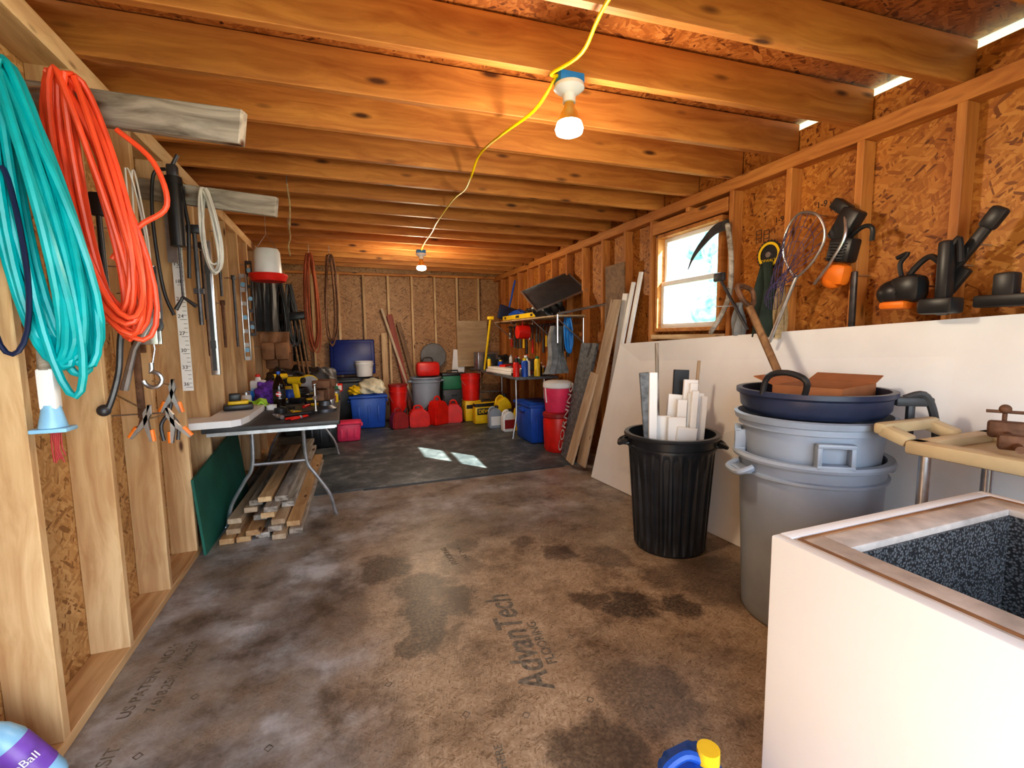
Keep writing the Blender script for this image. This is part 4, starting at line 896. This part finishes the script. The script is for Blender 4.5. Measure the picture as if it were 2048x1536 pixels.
hoop=smooth_path([(2.44,1.96,1.66),(2.44,1.86,1.74),(2.44,1.80,1.86),(2.44,1.84,1.98),(2.44,1.95,2.02),(2.44,2.03,1.94),(2.44,2.04,1.80),(2.44,1.96,1.66)],6)
B().tube(hoop,.007).obj('hoop',m_steel,parent=t)
B().tube([(2.44,1.95,1.68),(2.40,2.08,1.30)],.011).obj('pole',m_steel,parent=t)
b=B();cen=Vector((2.40,2.03,1.60));rings=[]
for j in range(7):
    q=j/6;ring=[]
    for i in range(18):
        p=hoop[int(i/18*(len(hoop)-1))];pp=p.lerp(cen+Vector((0,.06*math.cos(i/18*6.28),.07*math.sin(i/18*6.28))),q)
        ring.append(b.bm.verts.new(pp+Vector((-.04*math.sin(q*3),.03*q,-.04*q))))
    rings.append(ring)
for a,c in zip(rings[:-1],rings[1:]):
    for i in range(18): b.bm.faces.new((a[i],a[(i+1)%18],c[(i+1)%18],c[i]))
no=b.obj('net_mesh',m_net,parent=t)
md=no.modifiers.new('w','WIREFRAME');md.thickness=.005;md.use_even_offset=False
nail(t,(.22,0,0),(2.44,1.95,2.02))
t=T('leaf_blower','orange and black leaf blower with ribbed tube','leaf blower',(2.51,1.78,1.62),rot=(rad(12),0,0),sc=.84)
B().box((0,0,.05),(.10,.15,.14),bev=.04).sph((0,.02,.02),.07,sc=(.7,1,.9)).obj('body',m_orangepl,parent=t)
B().box((0,.0,.20),(.10,.15,.15),bev=.02).box((.0,.02,.35),(.09,.12,.20),rot=(.35,0,0),bev=.015).box((0,.08,.46),(.07,.12,.07),rot=(.5,0,0),bev=.012).obj('engine',m_black,parent=t)
B().tube(smooth_path([(0,-.02,.28),(-.02,-.10,.34),(-.03,-.16,.33),(-.02,-.17,.26)],5),.013).obj('throttle_grip',m_black,parent=t)
B().tube(smooth_path([(-.03,.03,.42),(-.06,-.03,.28),(-.06,.02,.12),(-.05,.10,-.02)],6),.010).obj('shaft_tube',m_steel,parent=t)
b=B()
for i in range(6): b.box((-.055,.0,.15+i*.018),(.02,.10,.006))
b.obj('cooling_fins',m_dsteel,parent=t);nail(t,(.15,0,0),(0,0,.25))
t=T('chainsaw','black and orange chainsaw hanging on wall','chainsaw',(2.48,1.41,1.49),sc=.74)
B().box((0,0,.08),(.14,.18,.17),bev=.05).sph((0,.08,.06),.10,sc=(.8,1,.85)).obj('body',m_black,parent=t)
B().box((-.02,.05,-.02),(.13,.15,.05),bev=.02).obj('lower_cover',m_orangepl,parent=t)
B().tube(smooth_path([(0,.02,.14),(0,-.04,.22),(0,-.10,.26),(0,-.15,.22)],5),.018).obj('front_handle',m_black,parent=t)
B().tube(smooth_path([(0,.04,.14),(0,.06,.24),(0,.02,.30),(0,.08,.28)],4),.014).obj('hand_guard',m_black,parent=t);nail(t,(.25,0,0),(0,0,.1),.006)
t=T('hedge_tool','long black bar tool slanting up on wall','tool',(2.53,1.32,1.55),rot=(rad(33),0,0))
B().box((0,0,.15),(.03,.045,.30),bev=.01).box((0,0,.31),(.04,.065,.09),bev=.015).obj('body',m_black,parent=t)
B().box((0,-.04,.05),(.035,.05,.12),bev=.01).obj('handle',m_black,parent=t);nail(t,(.14,0,0),(0,0,.2))
t=T('power_trimmer','black upright tool with thick handle on the wall','trimmer',(2.47,1.27,1.44))
B().box((0,0,.14),(.06,.05,.32),bev=.015).box((-.02,-.0,.02),(.10,.13,.07),bev=.015).obj('body',m_black,parent=t)
B().tube(smooth_path([(0,-.02,.28),(0,-.04,.30),(0,-.05,.2)],4),.012).obj('handle',m_black,parent=t);nail(t,(.2,0,0),(0,0,.2))
t=T('long_black_case','long black case resting along board top','case',(2.50,.86,1.44))
B().box((0,0,.03),(.07,.62,.05),bev=.01).box((0,.22,.08),(.06,.07,.12),bev=.012).box((0,-.1,.08),(.06,.16,.05),bev=.01).obj('body',m_black,parent=t);nail(t,(.16,0,0),(0,0,.05))
o=S(B().box((0,0,0),(.02,.03,.30),bev=.006),'pry_bar',m_dsteel,'short dark iron bar hanging on stud','tool',loc=(2.54,1.70,1.52));nail(o,(.13,0,0),(0,0,.13))
for (y,z) in [(2.42,2.0),(2.36,1.99)]:
    b=B()
    for s_ in (-1,1): b.box((SR-.001,y+s_*.02,z),(.0015,.004,.08)).box((SR-.001,y,z+s_*.04),(.0015,.044,.004)).box((SR-.001,y,z+s_*.013),(.0015,.03,.004))
    b.obj('wall_stamp',m_ink,parent=wr,smooth=False)
txt('1-9',.05,(SR-.002,2.30,2.06),(pi/2,0,-pi/2),m_ink,wr,'wall_stamp')
txt('1-9',.05,(SR-.002,2.02,2.08),(pi/2,0,-pi/2),m_ink,wr,'wall_stamp')
o=S(B().drape(.12,.22,.02,2,th=.02,seed=88,taper=.4),'shop_rag',m_cloth,'grey rag hanging by the scythe','cloth',loc=(2.51,2.42,1.56),rz=1.2);nail(o,(.05,.14,0),(0,0,-.02))
# ---------------------------------------------------------------- trash cans right
CX,CY=1.925,2.36
trashcan((CX,CY,0),.275,.74,m_blackcan,'ribbed black trash can holding foam scraps',rib=True,rz=rad(-35))
for i,(x,y,dx,dy,l_,w_) in enumerate([(-.17,.0,-.13,.02,.98,.05),(-.02,-.06,.0,-.05,.70,.11),(.05,.0,.08,.0,.80,.06),(.10,-.08,.17,.0,.90,.05),(.14,.02,.18,.04,.92,.09),(.02,.08,.12,.1,.82,.11),(-.08,.05,-.04,.03,.70,.09),(.16,-.08,.21,-.05,.82,.04),(.06,-.10,.13,-.06,.86,.04),(-.04,-.1,.04,-.1,.64,.12)]):
    single(boardobj('a',(CX+x*.8,CY+y*.8,.14),(CX+dx,CY+dy,.14+l_),w_,.026,m_foamw,up=(1,-.4,0)),'foam_scrap','white foam insulation strip sticking out of black can','foam scrap','foam scraps in the black can')
b=boardobj('a',(CX+.12,CY+.1,.3),(CX+.17,CY+.12,1.12),.10,.02,m_black,up=(1,-.4,0));single(b,'foil_scrap','black faced foam strip with white letters in can','foam scrap')
txt('OWENS',.06,(.12,-.0105,-.02),(pi/2,0,0),m_inkw,b)
b=boardobj('a',(CX+.12,CY-.04,.3),(CX+.17,CY-.02,.98),.10,.02,m_whitepl,up=(1,-.4,0));single(b,'printed_scrap','white foam strip with black letters in can','foam scrap')
txt('ION',.07,(.14,-.0112,-.03),(pi/2,0,0),m_ink,b,bold=.001)
b=boardobj('a',(CX-.1,CY+.03,.2),(CX-.175,CY+.05,1.12),.06,.02,m_cool,up=(1,-.4,0));single(b,'foil_scrap','grey foil faced foam strip in can','foam scrap')
single(boardobj('a',(CX-.04,CY+.06,.2),(CX+.0,CY+.16,1.30),.02,.02,m_oldwood,up=(1,0,0)),'wooden_stake','thin weathered stake standing in black can','stake')
single(boardobj('a',(CX+.11,CY-.02,.2),(CX+.26,CY+.06,1.18),.018,.018,m_lumber,up=(1,0,0)),'wooden_stake','thin pale stick leaning out of black can','stake')
GX,GY=2.03,1.52
trashcan((GX,GY,0),.305,.80,m_gray,'large grey trash can under a second grey can',rz=rad(-20),r2=.26)
t=T('trash_can','second grey can nested in the lower one','trash can',(GX,GY,.70),rz=rad(-25))
B().lathe([(0,.005),(0,0),(.262,0),(.282,.22),(.30,.225),(.30,.25),(.315,.255),(.322,.28),(.305,.285),(.28,.24),(.26,.01),(0,.01)],64).obj('body',m_gray,parent=t)
for a in (rad(-100),rad(20),rad(160)):
    o=B().box((0,0,.0),(.14,.05,.02),bev=.006).box((-.06,0,.05),(.02,.05,.09),bev=.006).box((.06,0,.05),(.02,.05,.09),bev=.006).box((0,-.012,.09),(.14,.03,.02),bev=.006).obj('handle',m_gray,parent=t)
    o.location=(.29*math.cos(a),.29*math.sin(a),.10);o.rotation_euler=(0,0,a+pi/2)
t=T('oil_pan','navy plastic pan sitting on grey trash can','pan',(GX,GY,.986),rz=.2)
B().lathe([(0,.004),(0,0),(.27,0),(.295,.03),(.30,.08),(.315,.09),(.315,.11),(.29,.11),(.28,.03),(0,.01)],56).obj('body',m_navy,parent=t)
B().tube(smooth_path([(-.27,-.10,.10),(-.30,-.12,.17),(-.31,-.05,.20),(-.31,.03,.18),(-.30,.06,.10)],4),.013).obj('handle',m_black,parent=t)
t=T('cardboard_box','open cardboard box sitting in navy pan','box',(GX+.05,GY-.02,.995),rz=.25,)
b=B()
for (x,y,sx,sy) in [(0,-.14,.36,.006),(0,.14,.36,.006),(-.18,0,.006,.28),(.18,0,.006,.28)]: b.box((x,y,.06),(sx,sy,.12))
b.box((0,0,.004),(.36,.28,.006)).obj('body',m_card,parent=t,smooth=False)
B().box((-.0,.185,.135),(.36,.10,.005),rot=(.35,0,0)).box((.225,0,.135),(.10,.28,.005),rot=(0,-.3,0)).obj('flap',m_card,parent=t,smooth=False)
t=T('shovel','old shovel with D grip standing in the cans','shovel',(0,0,0))
B().tube([(2.115,1.70,1.02),(2.15,2.0,1.50)],.020).obj('shaft',m_brownwood,parent=t)
B().tube(smooth_path([(2.15,2.0,1.50),(2.10,2.01,1.55),(2.10,2.04,1.62),(2.20,2.04,1.60),(2.20,2.02,1.53),(2.15,2.0,1.50)],5),.014).obj('grip',m_rust,parent=t)
t=T('latch_handle_clip','dark grey plastic latch handle hooked on can','handle',(GX+.26,GY-.22,.78),rz=-.6)
B().tube(smooth_path([(0,-.02,.28),(.06,-.04,.30),(.10,-.04,.22),(.12,-.03,.08),(.08,-.02,.02)],5),.016).box((.03,-.03,.27),(.14,.04,.04),bev=.01).box((.02,-.03,.18),(.03,.03,.18),bev=.01).obj('body',m_dark,parent=t)
# ---------------------------------------------------------------- work stand
t=T('portable_workbench','beige plastic portable workbench with chrome legs','workbench',(2.17,.86,0))
b=B()
b.box((-.22,0,.93),(.07,.42,.05),bev=.012).box((.20,0,.93),(.07,.42,.05),bev=.012).box((0,.18,.93),(.5,.06,.05),bev=.012).box((0,-.18,.93),(.5,.06,.05),bev=.012).box((0,0,.915),(.38,.32,.02),bev=.004)
b.obj('frame',m_beige,parent=t)
B().box((-.22,.255,.96),(.06,.10,.045),rot=(.3,0,0),bev=.012).box((.06,.255,.96),(.06,.10,.045),rot=(.3,0,0),bev=.012).box((-.08,.30,.98),(.34,.045,.045),bev=.012).obj('carry_handle',m_beige,parent=t)
for (x,y) in ((-.2,.17),(.2,.17),(-.2,-.17),(.2,-.17)): B().cyl((x,y,.0),(x,y,.91),.018).obj('leg',m_steel,parent=t)
B().box((0,.17,.25),(.4,.03,.03)).box((0,-.17,.25),(.4,.03,.03)).obj('crossbar',m_dsteel,parent=t)
t=T('pipe_clamp','rusty clamp lying on beige workbench','clamp',(2.15,.88,.955),rz=.5)
B().cyl((-.2,0,.02),(.22,0,.02),.012).box((-.12,0,.03),(.04,.09,.05),bev=.008).box((.12,0,.035),(.05,.1,.06),bev=.01).obj('body',m_rust,parent=t)
B().cyl((.2,0,.02),(.2,.0,.10),.007).cyl((.2,-.05,.09),(.2,.05,.09),.006).sph((.2,0,.1),.018).obj('screw_handle',m_rust,parent=t)
# ---------------------------------------------------------------- chest freezer body
t=T('freezer_chest','white open topped chest cabinet without its lid','chest',(1.42,.17,0))
fx,fy,fz=.88,1.30,.85
b=B()
b.box((-fx/2+.016,0,fz/2),(.032,fy,fz),bev=.005).box((fx/2-.016,0,fz/2),(.032,fy,fz),bev=.005)
b.box((0,-fy/2+.016,fz/2),(fx-.06,.032,fz),bev=.002).box((0,fy/2-.016,fz/2),(fx-.06,.032,fz),bev=.002).box((0,0,.03),(fx-.05,fy-.05,.05))
b.obj('cabinet_shell',m_white,parent=t)
wi=.085;e_=.032
b=B();zr=fz-.012
for s_ in (-1,1):
    b.box((s_*(fx/2-e_-wi/2),0,zr-.0),(wi,fy-.064,.02),bev=.003)
    b.box((0,s_*(fy/2-e_-wi/2),zr),(fx-2*e_-2*wi,wi,.02),bev=.003)
b.obj('rim',m_taupe,parent=t)
b=B()
for s_ in (-1,1):
    b.box((s_*(fx/2-e_-.012),0,zr+.010),(.010,fy-.08,.006),bev=.002)
    b.box((0,s_*(fy/2-e_-.012),zr+.010),(fx-.10,.010,.006),bev=.002)
b.obj('seal_strip',m_leather,parent=t)
b=B();ix=fx/2-e_-wi;iy=fy/2-e_-wi
b.box((-ix,0,.47),(.01,2*iy,.72)).box((ix,0,.47),(.01,2*iy,.72)).box((0,-iy,.47),(2*ix,.01,.72)).box((0,iy,.47),(2*ix,.01,.72)).box((0,0,.11),(2*ix,2*iy,.01))
b.obj('liner',m_frzin,parent=t,smooth=False)
jug((.80,.85,0),.18,.14,.30,m_blue,m_yellow,'blue fluid jug with a bright yellow cap',rz=-.3)
t=T('drink_bottle','purple and blue labelled bottle beside the first stud','bottle',(-.885,1.66,.045),rot=(rad(-8),rad(-30),.3),sc=1.0)
B().lathe([(0,0),(.04,0),(.045,.02),(.045,.18),(.035,.22),(.018,.25),(.017,.27),(0,.27)]).obj('bottle_body',m_lblue,parent=t)
B().lathe([(.0455,.05),(.0465,.055),(.0465,.165),(.0455,.17)]).obj('label_wrap',m_mug,parent=t)
txt('IceBall',.032,(-.035,-.047,.10),(pi/2,0,0),m_inkw,t)
# view
SC.view_settings.view_transform='Standard'
try: SC.view_settings.look='Medium High Contrast'
except Exception: pass
SC.view_settings.exposure=.05
